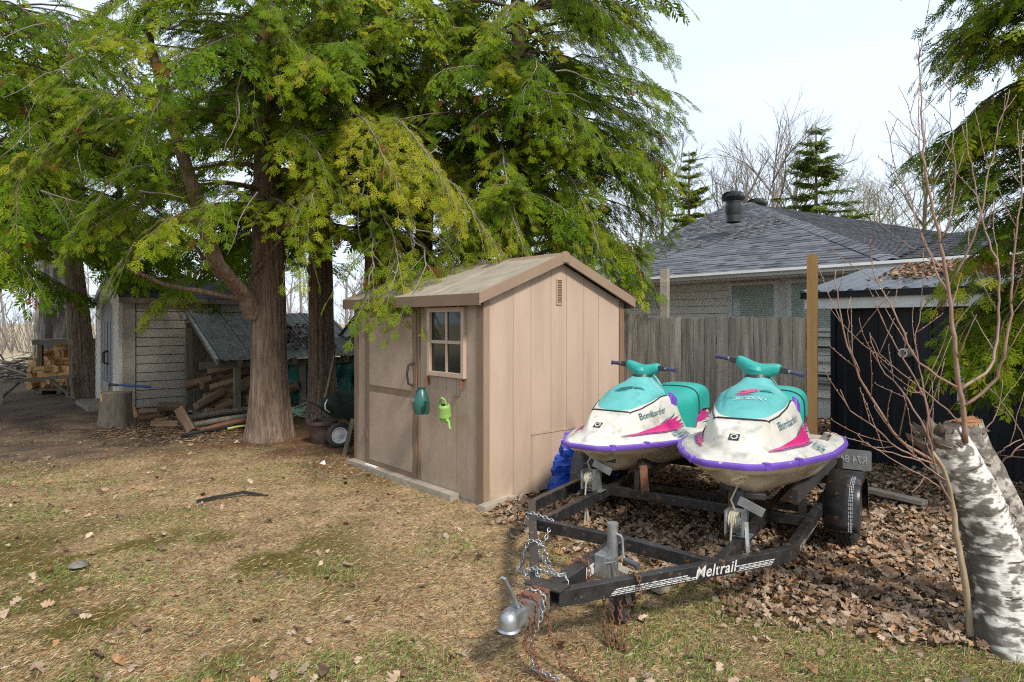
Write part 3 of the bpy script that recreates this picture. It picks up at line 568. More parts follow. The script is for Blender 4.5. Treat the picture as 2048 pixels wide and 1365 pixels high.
# gutter and fascia
gp = [(-.14, 0, EV-.005), (-.15, 0, EV-.05), (-.12, 0, EV-.075), (-.11, 0, EV-.115), (-.03, 0, EV-.115), (-.03, 0, EV-.01), (-.045, 0, EV-.01), (-.045, 0, EV-.10), (-.10, 0, EV-.10), (-.125, 0, EV-.03)]
MB().poly([(a, -2.2, c) for a, b, c in gp], (0, WL+2.25, 0)).obj('gutter', M_whitetrim, ho)
MB().box(-.028, 0, -4.2, WL+.03, EV-.14, EV-.005).obj('fascia', M_whitetrim, ho)
# roof deck: front slope (trapezium to peak), second slope to the right
HM_ = M_shingle
MB().poly([(-.03, WL, hz(-.03)), (-.03, 0, hz(-.03)), (PW, PW, hz(PW)), (PW, WL, hz(PW))], (0, 0, -.05)).obj('roof_deck', M_shingle_dk, ho)
MB().poly([(PW, PW, hz(PW)), (PW, WL, hz(PW)), (2*PW, WL, EV), (2*PW, 0, EV)], (0, 0, -.05)).obj('roof_deck', M_shingle_dk, ho)
# right slope continues from the hip down to the lower wing eave
Pk = A(PW, PW, hz(PW)-.01); C0 = A(-.03, 0, EV+.01); C1 = A(-.03, -4.2, EV+.01); T0 = A(3.64, .425, 3.26); T1 = A(3.64, -4.2, 3.26)
MB().poly([C0-A(0, 0, .012), C1-A(0, 0, .012), T1-A(0, 0, .012), T0-A(0, 0, .012)], (0, 0, -.04)).obj('roof_deck', M_shingle_dk, ho)
MB().poly([C0-A(0, 0, .012), T0-A(0, 0, .012), Pk-A(0, 0, .012)], (0, 0, -.04)).obj('roof_deck', M_shingle_dk, ho)
cand = []
cs = math.hypot(1, slope); ex = .145/cs
k = 0; x = -.05
while x < PW+.02:
    ylo = max(0, x)+0.0; y = ylo-.3+(.137*k % .33); y = ylo-.02
    first = random.uniform(.12, .33); yy = ylo
    while yy < WL:
        w = first if yy == ylo else random.choice((.16, .23, .30, .36)); y1 = min(yy+w, WL+.03)
        dep = dist = (E1+HN*x+HD*yy); dd = math.hypot(*dep)
        cand.append((dd, x, yy+.003, y1-.003, random.choice((.007, .011, .018)))); yy += w
    x += ex; k += 1
cand.sort()
def shg(c):
    d, x, y0, y1, th = c; x1 = x+ex*1.25; lift = .006
    s0 = max(0, (x1-y0)) if x1 > y0 and y0 < x+.05+ex else 0
    z0, z1 = hz(x)+lift, hz(x1)+.002
    return [(x, y0, z0), (x, y1, z0), (x1, y1, z1), (x1, y0+s0*0, z1), (x, y0, z0+th), (x, y1, z0+th), (x1, y1, z1+.003), (x1, y0, z1+.003)]
Fc = [(3, 2, 1, 0), (4, 5, 6, 7), (0, 1, 5, 4), (1, 2, 6, 5), (2, 3, 7, 6), (3, 0, 4, 7)]
rdk = [c for c in ho.children if c.name.startswith('roof_deck')][0]
for c in cand[:300]: MB().add(shg(c), Fc).obj('shingle', M_shingle, ho, fix=False)
Vr = np.array([shg(c) for c in cand[300:]]).reshape(-1, 3); Fr = (np.array(Fc)[None]+np.arange(len(cand)-300)[:, None, None]*8).reshape(-1, 4)
shade = np.repeat(rng.uniform(.6, 1.5, len(cand)-300), 8)[:, None]*A(1, 1, 1)
M_sh2 = mat('charcoal_shingle_far', (.062, .064, .072), (.105, .108, .118), scale=60, rough=.92, bump=.5, bscale=150, attr='col')
tag(fast('shingle_courses', Vr, Fr, M_sh2, ho, col=shade), kind='stuff')
V = []; n = 0                                                        # right slope courses
for i in range(26+34):
    if i < 26: t0, t1 = i/26, (i+1.2)/26; a0, a1 = C0+(T0-C0)*t0, C0+(T0-C0)*min(t1, 1); b0, b1 = C1+(T1-C1)*t0, C1+(T1-C1)*min(1, t1)
    else: t0, t1 = (i-26)/34, (i-26+1.2)/34; a0, a1 = C0+(Pk-C0)*t0, C0+(Pk-C0)*min(t1, 1); b0, b1 = C0+(T0-C0)*t0, C0+(T0-C0)*min(1, t1)
    for j in range(18):
        u0, u1 = j/18+(i % 2)*.02, (j+.97)/18+(i % 2)*.02
        q = [a0+(b0-a0)*u0, a0+(b0-a0)*u1, a1+(b1-a1)*u1, a1+(b1-a1)*u0]; q = [p+A(0, 0, .006) for p in q[:2]]+[p+A(0, 0, .0) for p in q[2:]]
        V += q+[p+A(0, 0, .010) for p in q[:2]]+[p+A(0, 0, .003) for p in q[2:]]; n += 1
tag(fast('shingle_courses', np.array(V), (np.array(Fc)[None]+np.arange(n)[:, None, None]*8).reshape(-1, 4), M_sh2, ho, col=np.repeat(rng.uniform(.6, 1.4, n), 8)[:, None]*A(1, 1, 1)), kind='stuff')
for i in range(38):                                                  # hip caps
    t0 = i/38; p0 = C0+(Pk-C0)*t0; p1 = C0+(Pk-C0)*(t0+1.25/38); d = nrm(p1-p0); s1 = A(-1, 1.6, -.36); s2 = A(.4, -1, -.04); s1, s2 = nrm(s1)*.14, nrm(s2)*.14; up = A(0, 0, .028)
    MB().add([p0+up, p1+up*.6, p1+s1, p0+s1+up*.4, p0+s2+up*.4, p1+s2, p0+up+A(0, 0, -.01)], [(0, 1, 2, 3), (0, 4, 5, 1)]).obj('hip_cap', M_shingle, ho, fix=False)
# turbine vents
def turbine(px, py, Y, s, lab):
    t_ = bpy.data.objects.new('turbine_vent', None); COL.objects.link(t_); t_.parent = ho
    mi = Matrix.Translation((E1[0], E1[1], 0)) @ Matrix.Rotation(hrot, 4, 'Z'); t_.location = mi.inverted() @ Vector(P(px, py, Y)); t_.scale = (s, s, s)
    MB().lathe([(.20, -.55), (.20, -.02), (.215, -.02), (.215, .02), (0, .02)], n=24).obj('vent_pipe', M_blackpl, t_, smooth=True)
    MB().lathe([(.21, -.10), (.235, -.10), (.235, -.25), (.20, -.36)], n=24).obj('collar', M_blackpl, t_, smooth=True)
    for k in range(22):
        a = k*2*math.pi/22; pr = [(.20, .02), (.27, .07), (.30, .14), (.28, .21), (.20, .27), (.05, .30)]; v = []
        for r_, z in pr:
            for w in (-.055, .055):
                aa = a+w*.3/max(r_, .12)*1.0+z*.5; rr_ = r_+(.022 if w > 0 else -.012); v.append((rr_*math.cos(aa), rr_*math.sin(aa), z))
        MB().add(v, [(2*i, 2*i+1, 2*i+3, 2*i+2) for i in range(5)]).obj('fin', M_blackpl, t_, smooth='all', fix=False)
    MB().lathe([(0, .315), (.08, .31), (.09, .295), (0, .295)], n=16).obj('cap', M_blackpl, t_)
    MB().lathe([(.0, .03), (.18, .03), (.24, .14), (.18, .24), (0, .27)], n=20).obj('rotor_core', M_blackpl, t_, smooth=True)
turbine(1467, 405, 14.4, .82, ''); turbine(1514, 416, 18.6, .9, '')

# ------------------------------------------------------------ black steel shed
kd = nrm(A(-.99, 1.62)); K0 = A(3.86, 7.72); krot = math.atan2(-kd[1], -kd[0])
ks = thing('black_shed', (K0[0], K0[1], 0), krot, 'black ribbed steel shed with low corrugated roof and white fascia', 'shed')
# local x runs towards the camera-right along the front, y inwards (away from the lawn)
KL = 4.2; KH = 1.76
pr = []; x = 0
while x < KL:
    pr += [(x, 0), (x+.10, 0), (x+.115, -.018), (x+.14, -.018), (x+.155, 0)]; x += .19
for s0 in range(0, len(pr)-1, 25):
    seg = pr[s0:s0+26]; v = [(a, b, z) for z in (.02, KH) for a, b in seg]; n = len(seg); v += [(a, b+.004, z) for z in (.02, KH) for a, b in seg]
    f = [(i, i+1, n+i+1, n+i) for i in range(n-1)]+[(2*n+i, 3*n+i, 3*n+i+1, 2*n+i+1) for i in range(n-1)]
    MB().add(v, f).obj('wall_sheet', M_blkmetal, ks, fix=False)
MB().box(0, KL, .01, .04, 0, KH).obj('wall_frame', M_blackpl, ks); MB().box(-.03, .0, -.02, 1.9, 0, KH+.0).obj('end_wall', M_blkmetal, ks); MB().box(-.03, .03, -.024, -.019, .02, KH).obj('corner_flashing', M_blkmetal, ks)
MB().box(-.28, KL+.2, -.16, -.13, KH, KH+.135).obj('fascia', M_whitetrim, ks, bevel=.003); MB().box(-.28, -.25, -.13, 1.75, KH+.02, KH+.13).obj('fascia', M_whitetrim, ks)
MB().box(-.28, KL+.2, -.13, .3, KH+.0, KH+.02).obj('soffit', M_whitetrim, ks)
MB().box(-.31, KL+.2, -.20, -.165, KH+.125, KH+.20).obj('drip_edge', M_blkmetal, ks)
RS = .24
def krz(y): return KH+.205+RS*(y+.2) if y < 1.15 else KH+.205+RS*1.35+.03*(y-1.15)
for s0 in range(6):
    xs = -.31+s0*.8; prof = []
    for i in range(4): prof += [(xs+i*.2, 0), (xs+i*.2+.03, .022), (xs+i*.2+.06, .022), (xs+i*.2+.09, 0)]
    prof.append((xs+.8, 0)); n = len(prof); yy = (-.22, 1.15, 1.9)
    v = [(a, y, krz(y)+b) for y in yy for a, b in prof]; v += [(a, y, krz(y)+b-.004) for y in yy for a, b in prof]
    f = [(r_*n+i, r_*n+i+1, (r_+1)*n+i+1, (r_+1)*n+i) for r_ in (0, 1) for i in range(n-1)]; f += [tuple(3*n+q for q in reversed(ff)) for ff in f]+[(i, 3*n+i, 3*n+i+1, i+1) for i in range(n-1)]
    MB().add(v, f).obj('roof_sheet', M_corr, ks, fix=False)
kl = MB().tube([(1.42, -.10, .78), (1.42, -.10, 1.23)], .045, 14).obj('vent_pipe', M_whitetrim, ks, smooth=True)
MB().tube([(1.42, -.10, 1.20), (1.42, -.10, 1.27), (1.42, -.085, 1.315), (1.42, -.05, 1.34), (1.42, .02, 1.345)], .054, 14).obj('pipe_elbow', M_whitetrim, kl, smooth=True)
MB().lathe([(.035, -.13), (.05, -.13), (.05, .02), (.035, .02), (.035, -.13)], (.86, 0, 1.27), 16, 'y').obj('pipe_stub', M_whitetrim, ks, smooth=True)
MB().lathe([(.0, -.02), (.034, -.02)], (.86, 0, 1.27), 12, 'y').obj('pipe_bore', M_blackpl, ks)
pts = []; 
while len(pts) < 1500:
    a, b = random.uniform(.3, 3.6), random.gauss(.75, .28)
    if .05 < b < 1.6: q = K0+A(math.cos(krot), math.sin(krot))*a+A(-math.sin(krot), math.cos(krot))*b; pts.append((q[0], q[1], krz(b)+.02+.05*math.exp(-((b-.8)/.35)**2)*random.random()))
scatter_leaves('roof_leaves', np.array(pts), (.05, .09), lambda n: cr(n, (.40, .26, .16), (.30, .18, .11), (.22, .13, .08), (.48, .34, .22)), M_litterleaf, 'tan oak leaves lying in a drift on the black shed roof')
# conduit pipes on the house wall, in the gap between post and black shed
for z, r_ in ((1.19, .018), (.72, .022), (.60, .03)): 
    MB().tube([(BKX-.06, -.3, z), (BKX-.06, 1.9, z)], r_, 8).obj('conduit', M_blackpl if z > .65 else M_steel, ho)

# ------------------------------------------------------------ dark barn-like shed far behind the cedars
db = thing('dark_outbuilding', (-3.45, 13.0, 0), -.15, 'dark board outbuilding with white roof trim glimpsed left of the tan shed', 'shed')
for k in range(16): MB().box(k*.15+.002, k*.15+.146, 0, .03, 0, 1.2+min(k, 10)*.115).obj('board', mat('dark_board', (.022, .024, .03), (.03, .032, .04), scale=8, rough=.7) if k == 0 else bpy.data.materials['dark_board'], db)
MB().box(.0, 2.4, .03, 2.4, 0, 1.15).obj('wall', bpy.data.materials['dark_board'], db)
MB().beam((-.15, -.05, 1.0), (.95, -.05, 2.35), .12, .10, (0, -1, 0)).obj('roof_trim', M_whitetrim, db)
MB().beam((-.25, .4, 1.0), (.95, .4, 2.45), 1.1, .04, (-1, 0, .8)).obj('roof', M_shingle_dk, db); MB().beam((.95, .4, 2.45), (2.6, .4, 2.55), 1.1, .04).obj('roof', M_shingle_dk, db)
# ------------------------------------------------------------ double boat trailer
M_frame = mat('black_painted_steel', (.014, .014, .016), (.03, .03, .03), scale=14, rough=.35, rvar=.15, bump=.15, bscale=50, spot=(.15, .075, .035), spot_scale=22, spot_lo=.60, spot_hi=.66)
M_rubber = mat('tyre_rubber', (.022, .022, .022), (.035, .034, .032), scale=20, rough=.85)
M_rim = mat('white_rim', (.62, .62, .60), (.5, .5, .47), scale=10, rough=.45, spot=(.25, .13, .06), spot_scale=14, spot_lo=.66, spot_hi=.74)
M_decal = mat('white_decal', (.60, .60, .58), (.5, .5, .48), scale=30, rough=.5, spot=(.06, .05, .045), spot_scale=40, spot_lo=.60, spot_hi=.63)
M_rope = mat('cream_rope', (.50, .46, .34), (.40, .36, .26), scale=50, rough=.9, bump=.5, bscale=200)
M_chain = mat('zinc_chain', (.45, .46, .46), (.30, .31, .31), scale=30, rough=.35, metal=.7)
TD = nrm(A(.559, .829)); TR = A(TD[1], -TD[0]); TJ = A(.163, 3.087); trot = math.atan2(TR[1], TR[0])
tr_ = thing('boat_trailer', (TJ[0], TJ[1], 0), trot, 'rusty black double watercraft trailer with chains and galvanised coupler', 'trailer')
def TL(x, y, z=0): q = TJ+TR*x+TD*y; return (q[0], q[1], z)
ZT = .295; hw = .857
def rail(s):
    pts = [(s*.06, .0, ZT), (s*hw*.93, 1.14, ZT), (s*hw*.985, 1.22, ZT), (s*hw, 1.32, ZT), (s*hw, 3.35, ZT+.02)]
    return MB().path(pts, .05, .078).obj('side_rail', M_frame, tr_, bevel=.004)
rail(-1); rr_ = rail(1)
MB().path([(0, -.20, ZT+.0), (0, .90, ZT)], .078, .078).obj('tongue', M_frame, tr_, bevel=.005)
MB().path([(-.62, .90, ZT), (0, .885, ZT), (.60, .80, ZT)], .05, .072).obj('cross_member', M_frame, tr_, bevel=.004)
MB().box(-.10, .10, -.04, .06, ZT+.04, ZT+.047).obj('gusset_plate', M_frame, tr_)
for x, y0 in ((-.58, .95), (.58, .84)): MB().path([(x, y0, ZT+.002), (x, 3.3, ZT+.01)], .05, .072).obj('bunk_rail', M_frame, tr_, bevel=.004)
for y in (1.95, 3.28): MB().path([(-hw, y, ZT-.004), (hw, y, ZT-.004)], .05, .07).obj('cross_member', M_frame, tr_, bevel=.004)
MB().path([(-hw-.12, 2.55, .21), (hw+.12, 2.55, .21)], .05, .05).obj('axle', M_frame, tr_, bevel=.003)
for s in (-1, 1): MB().path([(s*hw, 2.15, .27), (s*hw, 2.35, .20), (s*hw, 2.55, .175), (s*hw, 2.75, .20), (s*hw, 2.95, .27)], .045, .02).obj('leaf_spring', M_rust, tr_)
M_carpet = mat('bunk_carpet', (.022, .02, .018), (.035, .03, .027), scale=40, rough=.95)
for cx, y0, y1 in ((-.58, 2.0, 3.9), (.58, 1.7, 3.6)):
    for s in (-1, 1):
        MB().path([(cx+s*.22, y0, .50), (cx+s*.24, y1, .46)], .035, .09).obj('bunk_board', M_carpet, tr_)
        for yy in (1.97, 3.26): MB().box(cx+s*.22-.02, cx+s*.22+.02, yy-.03, yy+.03, ZT, .47).obj('bunk_bracket', M_frame, tr_)
# keel stand seen under the left craft and brace under the right one
MB().beam((-.30, 1.95, ZT), (-.34, 2.0, .50), .06, .05).obj('keel_support', M_rust, tr_); MB().beam((.34, 1.95, ZT), (.36, 1.9, .52), .04, .04).obj('keel_support', M_rust, tr_)
# registration stripes and lettering on the outer face of the near rail
p0, p1 = A(.06, 0), A(hw*.93, 1.14); rd = nrm(p1-p0); rn = A(rd[1], -rd[0])
def on_rail(a, b): q = p0+rd*a+rn*.0265; return (q[0], q[1], ZT+b)
for r_ in range(4):
    zc = -.030+r_*.0085; x = .27+r_*.012
    while x < 1.30:
        ln = .03+.012*random.random()
        if not (.79-.02*r_ < x < 1.05): MB().add([on_rail(x, zc), on_rail(min(x+ln, 1.33), zc), on_rail(min(x+ln, 1.33)+.008, zc+.0035+.002*(r_ % 2)), on_rail(x+.008, zc+.0035+.002*(r_ % 2))], [(0, 1, 2, 3)]).obj('stripe_dash', M_decal, rr_, fix=False)
        x += ln+.006
q0, q1 = A(hw, 1.32), A(hw, 2.0)
for r_ in range(4):
    x = 1.40
    while x < 2.0-r_*.15: MB().add([(hw+.0265, x, ZT-.03+r_*.0085), (hw+.0265, x+.035, ZT-.03+r_*.0085), (hw+.0265, x+.043, ZT-.026+r_*.0085), (hw+.0265, x+.008, ZT-.026+r_*.0085)], [(0, 1, 2, 3)]).obj('stripe_dash', M_decal, rr_, fix=False); x += .042
text_obj('lettering', 'Meltrail', .084, lambda a, b: on_rail(.925+a, .0+b), M_decal, rr_, shear=.22, off=.0012, font_w=.98, sp=1.06)
MB().add([(.0395, .34, ZT-.03), (.0395, .43, ZT-.03), (.0395, .43, ZT+.03), (.0395, .34, ZT+.03)], [(0, 1, 2, 3)]).obj('sticker', M_decal, tr_, fix=False)
# coupler
cp = MB().path([(0, -.04, ZT+.0), (0, -.24, ZT-.005)], .088, .088).lathe([(0, .052), (.02, .049), (.036, .036), (.043, .012), (.044, -.022), (.052, -.030), (.0, -.030)], (0, -.315, ZT-.012), 18).beam((0, -.21, ZT+.0), (0, -.315, ZT-.006), .078, .062).obj('coupler', M_steel, tr_, smooth=True)
MB().box(-.048, .048, -.17, -.04, ZT+.043, ZT+.049).obj('coupler_plate', M_rust, cp)
MB().path([(0, -.25, ZT+.03), (-.005, -.28, ZT+.09), (-.015, -.34, ZT+.19)], .03, .014).obj('latch_lever', M_steel, cp, bevel=.003)
# jack
jk = MB().tube([(.115, .50, .17), (.115, .50, .52)], .029, 16).lathe([(0, .53), (.031, .53), (.031, .512)], (.115, .50, 0), 16).obj('jack', M_steel, tr_, smooth=True)
MB().tube([(.115, .50, .06), (.115, .50, .18)], .022, 12).obj('jack_tube', M_steel, jk, smooth=True)
MB().tube([(.115, .50, .475), (.165, .49, .475), (.175, .49, .46), (.18, .49, .37), (.19, .488, .355)], .007, 8).obj('crank_arm', M_steel, jk, smooth=True)
MB().tube([(.185, .49, .352), (.275, .465, .345)], [.013, .016], 12).obj('crank_grip', mat('dark_grey_rubber', (.08, .085, .09), rough=.6), jk, smooth=True)
MB().box(.04, .10, .43, .57, ZT-.045, ZT+.075).box(.095, .12, .45, .55, ZT-.05, ZT+.06).obj('jack_bracket', M_steel, jk, bevel=.004)
MB().tube([(.10, .45, ZT+.03), (.15, .45, ZT+.05), (.16, .46, ZT-.02)], .006, 6).obj('lock_pin', M_steel, jk)
wc = (.17, .53, .105)
MB().lathe([(.055, -.022), (.095, -.022), (.10, -.015), (.10, .015), (.095, .022), (.055, .022)], wc, 24, 'x').obj('caster_wheel', M_rubber, jk, smooth=True)
MB().lathe([(0, -.018), (.056, -.018), (.056, .018), (0, .018)], wc, 20, 'x').obj('caster_hub', mat('caster_hub', (.09, .09, .095), rough=.5), jk, smooth=True)
MB().beam((.115, .505, .19), (.15, .53, .10), .05, .07, (1, 0, 0)).beam((.19, .51, .17), (.20, .53, .10), .005, .05, (0, 1, 0)).obj('caster_fork', M_steel, jk)
# winch posts
def winch(cx, y, front, s, grip):
    w = MB().box(cx-.028, cx+.028, y-.02, y+.03, ZT+.03, ZT+.20).box(cx-.06, cx+.06, y-.05, y+.05, ZT+.036, ZT+.042).obj('winch_stand', M_steel, tr_, bevel=.003)
    MB().beam((cx+.0, y+.0, ZT+.19), (cx+.01, y+.16, ZT+.24), .05, .05).obj('stand_arm', M_frame, w)
    MB().beam((cx-.01, y-.03, ZT+.25), (cx+.13, y-.02, ZT+.19), .008, .055, (0, 0, 1)).obj('mount_plate', M_steel, w, bevel=.002)
    MB().beam((cx-.03, y+.02, ZT+.27), (cx+.11, y+.10, ZT+.26), .05, .035).beam((cx-.02, y+.02, ZT+.28), (cx-.14, y+.10, ZT+.31), .05, .035).beam((cx-.02, y+.0, ZT+.20), (cx-.02, y+.03, ZT+.29), .06, .06, (0, 1, 0)).obj('bow_stop', M_blackpl, w, bevel=.004)
    c = (cx-.02, y-.06, ZT+.135)
    d = MB().lathe([(0, -.045), (.062, -.045), (.062, -.038), (.03, -.038), (.03, .03), (.06, .03), (.06, .036), (0, .036)], c, 22, 'x').obj('winch_drum', M_steel, w, smooth=True)
    MB().lathe([(.031, -.037)]+[(.045+.006*(k % 2), -.037+k*.0066) for k in range(11)]+[(.031, .029)], c, 18, 'x').obj('winch_rope', M_rope, d, smooth=True)
    g = MB().lathe([(0, .038), (.056, .038), (.056, .046), (0, .046)], c, 20, 'x')
    for k in range(20): a = k*math.pi/10; g.box(c[0]+.038, c[0]+.046, c[1]+.058*math.cos(a)-.004, c[1]+.058*math.cos(a)+.004, c[2]+.058*math.sin(a)-.004, c[2]+.058*math.sin(a)+.004)
    g.obj('gear', M_steel, d); MB().box(cx-.07, cx-.062, y-.12, y+.02, ZT+.06, ZT+.20).box(cx+.028, cx+.034, y-.12, y+.02, ZT+.06, ZT+.21).box(cx-.065, cx+.03, y-.03, y-.02, ZT+.05, ZT+.2).obj('winch_frame', M_steel, w)
    MB().tube([(cx-.03, y-.11, ZT+.13), (cx-.035, y-.12, ZT+.0), (cx-.03, y-.12, ZT-.10), (cx-.04, y-.12, ZT-.2)], .006, 6).tube([(cx-.025, y-.115, ZT-.02), (cx-.015, y-.115, ZT-.13), (cx-.02, y-.11, ZT-.17)], .008, 6).tube([(cx-.03, y-.02, ZT+.17), (cx-.05, y-.05, ZT+.25), (cx-.03, y+.02, ZT+.32)], .006, 6).obj('rope_tail', M_rope, w, smooth=True)
    if grip:
        MB().path([(cx+.04, y-.06, ZT+.135), (cx+.055, y-.09, ZT+.0), (cx+.065, y-.10, ZT-.06)], .022, .006).obj('crank_arm', M_steel, w)
        MB().tube([(cx+.07, y-.10, ZT-.055), (cx+.17, y-.13, ZT-.065)], [.014, .017], 12).obj('crank_grip', M_blackpl, w, smooth=True)
winch(-.60, 1.74, 0, 1, False); winch(.58, 1.30, 0, 1, True)
# wheels and fenders
def wheel(s):
    c = (s*1.0, 2.55, .235)
    w = MB().lathe([(.11, -.055), (.14, -.075), (.185, -.075), (.205, -.06), (.21, -.03), (.21, .03), (.205, .06), (.185, .075), (.14, .075), (.11, .055)], c, 40, 'x')
    for k in range(30):
        a = k*2*math.pi/30
        for off in (-.045, -.015, .015, .045): w.box(c[0]+off-.012, c[0]+off+.012, c[1]+.211*math.cos(a)-.012, c[1]+.211*math.cos(a)+.012, c[2]+.211*math.sin(a)-.012, c[2]+.211*math.sin(a)+.012)
    w = w.obj('tyre', M_rubber, tr_, smooth=True)
    MB().lathe([(.0, s*.02), (.05, s*.022), (.06, s*.045), (.10, s*.03), (.118, s*.06), (.112, s*.06), (.112, -s*.05), (0, -s*.05)], c, 28, 'x').obj('rim', M_rim, w, smooth=True)
    MB().lathe([(0, s*.085), (.022, s*.08), (.03, s*.02)], c, 14, 'x').obj('hub_cap', M_steel, w, smooth=True)
    v = []; fpf = [(2.218, .185), (2.225, .23), (2.238, .30), (2.25, .38), (2.275, .435), (2.32, .475), (2.38, .497), (2.47, .505), (2.63, .505), (2.74, .495), (2.80, .465), (2.84, .42), (2.86, .34), (2.875, .20)]; prof = fpf
    x0, x1 = s*(.89), s*1.105
    for y, z in prof: v += [(x0, y, z), (s*1.085, y, z), (x1, y+(2.55-y)*.03, z-.008), (x1+s*.002, y+(2.55-y)*.10, z-.035)]
    f = [(i*4+j, i*4+j+1, i*4+5+j, i*4+4+j) for i in range(len(prof)-1) for j in range(3)]
    fo = MB().add(v, f).obj('fender', M_frame, tr_, smooth=True); so_ = fo.modifiers.new('s', 'SOLIDIFY'); so_.thickness = .004
    if s > 0:
        for k, (yy, zz) in enumerate(prof[:8]):
            if k == 0: continue
            (ya, za), (yb, zb) = prof[k-1], prof[k]
            for cxx in (1.042, 1.053, 1.062):
                for m_ in range(3):
                    t0, t1 = m_/3+.03, (m_+.82)/3; nn = nrm(A(-(zb-za), yb-ya)) ; nn = -nn if nn[0] > 0 else nn; o_ = nn*.006
                    MB().add([(cxx, ya+(yb-ya)*t0+o_[0], za+(zb-za)*t0+o_[1]), (cxx+.0035, ya+(yb-ya)*t0+o_[0], za+(zb-za)*t0+o_[1]), (cxx+.0035, ya+(yb-ya)*t1+o_[0], za+(zb-za)*t1+o_[1]), (cxx, ya+(yb-ya)*t1+o_[0], za+(zb-za)*t1+o_[1])], [(0, 1, 2, 3)]).obj('stripe_dash', M_decal, fo, fix=False)
wheel(1); wheel(-1)
# tail bracket, lamp and number plate (its back shows: raised characters read mirrored)
MB().path([(hw, 3.3, ZT+.02), (hw, 3.35, .50)], .04, .03).box(hw-.03, hw+.16, 3.36, 3.40, .36, .46).obj('tail_bracket', M_frame, tr_)
px_, py_ = hw+.075, 3.33
M_plate = mat('bare_plate', (.26, .265, .26), (.20, .20, .19), scale=12, rough=.5, metal=.3)
pl = MB().poly([(px_-.155, py_, .395), (px_-.145, py_, .385), (px_+.145, py_, .385), (px_+.155, py_, .395), (px_+.155, py_, .54), (px_+.145, py_, .55), (px_-.145, py_, .55), (px_-.155, py_, .54)], (0, .003, 0)).obj('number_plate', M_plate, tr_)
v, f = text_geo('R74 84H', .088, font_w=.80, off=.001)
me_v = [(px_-a, py_-.0035, .467+b) for a, b in v]; MB().add(me_v, f).obj('plate_character', mat('plate_emboss', (.55, .55, .53), (.42, .42, .40), scale=12, rough=.4, metal=.3), pl, fix=False)
# chains
def chain(name, pts, m, ln=.034, th=.0036, droop=0):
    pts = [A(*p) for p in pts]; d = np.r_[0, np.cumsum([np.linalg.norm(b-a) for a, b in zip(pts[:-1], pts[1:])])]; n = max(2, int(d[-1]/(ln*.72))); mb = MB(); P_ = np.array(pts)
    at = lambda s: A(*[np.interp(s, d, P_[:, k]) for k in range(3)])
    for i in range(n):
        s = (i+.5)*d[-1]/n; c = at(s); t = nrm(at(min(s+.01, d[-1]))-at(max(s-.01, 0))); u = nrm(np.cross(t, A(.3, .2, 1) if abs(t[2]) < .8 else A(1, .3, 0))); w = np.cross(t, u)
        if i % 2: u, w = w, u
        a = nrm(u*.9+w*.35*(random.random()-.5)); b = np.cross(t, a); ring = [c+t*ln*.5*math.cos(q)*(1.0)+a*ln*.30*math.sin(q) for q in np.linspace(0, 2*math.pi, 11)]
        mb.tube(ring, th, 5, cap=False)
    return mb.obj(name, m, tr_, smooth='all', fix=False)
zt = ZT+.045
def rl(k, dx=0): return (-.06-(hw*.93-.06)*k+dx, 1.14*k)
x1, y1 = rl(.80); x2, y2 = rl(.42); x3, y3 = rl(.10)
chain('wrap_chain', [(x1-.05, y1, ZT-.04), (x1-.045, y1-.0, zt), (x1, y1+.0, zt+.012), (x1+.10, y1+.0, zt+.0), (x1+.15, y1-.0, zt-.01), (x1+.15, y1-.1, zt-.12), (x1+.17, y1-.24, ZT-.06), (x2+.10, y2+.05, ZT-.13), (x2+.06, y2+.02, ZT+.01), (x2+.03, y2, zt+.01), (x2-.04, y2, zt), (x2-.05, y2-.03, ZT-.06), (x2-.03, y2-.12, ZT-.09), (x3-.04, y3+.05, ZT), (x3-.02, y3+.02, zt+.01), (x3+.06, y3+.0, zt+.015), (x3+.15, y3-.02, zt+.02), (.03, y3+.02, zt+.015), (.06, y3+.0, ZT-.03)], M_chain, ln=.033, th=.0034)
chain('wrap_chain', [(x3-.05, y3-.02, ZT-.05), (x3-.05, y3-.0, zt), (x3+.01, y3-.01, zt+.015), (x3+.05, y3-.05, zt), (x3+.05, y3-.08, ZT-.02)], M_chain, ln=.033, th=.0034)
chain('wrap_chain', [(x2-.04, y2+.02, zt), (x2-.12, y2+.10, ZT-.02), (x2-.18, y2+.14, ZT-.16)], M_chain, ln=.026, th=.003)
gz0 = .012
for k, (yy, mm, sx) in enumerate(((-.10, M_steel, 1), (-.16, M_rust, 1), (-.07, M_rust, 1))):
    chain('safety_chain', [(-.052, yy-.02, ZT-.05), (-.05, yy, ZT+.045), (.0, yy-.01, zt+.014), (.05, yy, ZT+.045), (.055, yy-.02, ZT-.03), (.06+.03*k-.04, yy-.06+.02*k, ZT-.15), (.07+.05*k-.05, yy-.05+.03*k, gz0), (.16+.08*k, yy-.06, gz0)], mm, ln=.031, th=.0032)
chain('safety_chain', [(-.04, -.21, ZT+.05), (.03, -.22, zt+.0), (.05, -.22, ZT-.04), (.03, -.24, ZT-.14), (.06, -.20, ZT-.20)], M_rust, ln=.034)
chain('safety_chain', [(-.05, .34, ZT), (-.045, .36, zt), (.0, .37, zt+.01), (.045, .36, zt), (.05, .35, ZT-.05), (.07, .30, ZT-.09)], M_rust, ln=.032, th=.0032)
kx, ky = .30, .36
chain('safety_chain', [(kx-.05, ky+.03, ZT-.05), (kx-.03, ky+.02, zt), (kx+.03, ky-.02, zt), (kx+.045, ky-.03, ZT-.03), (kx-.0, ky-.02, ZT-.10), (kx-.06, ky, ZT-.13)], M_rust, ln=.032, th=.0032)
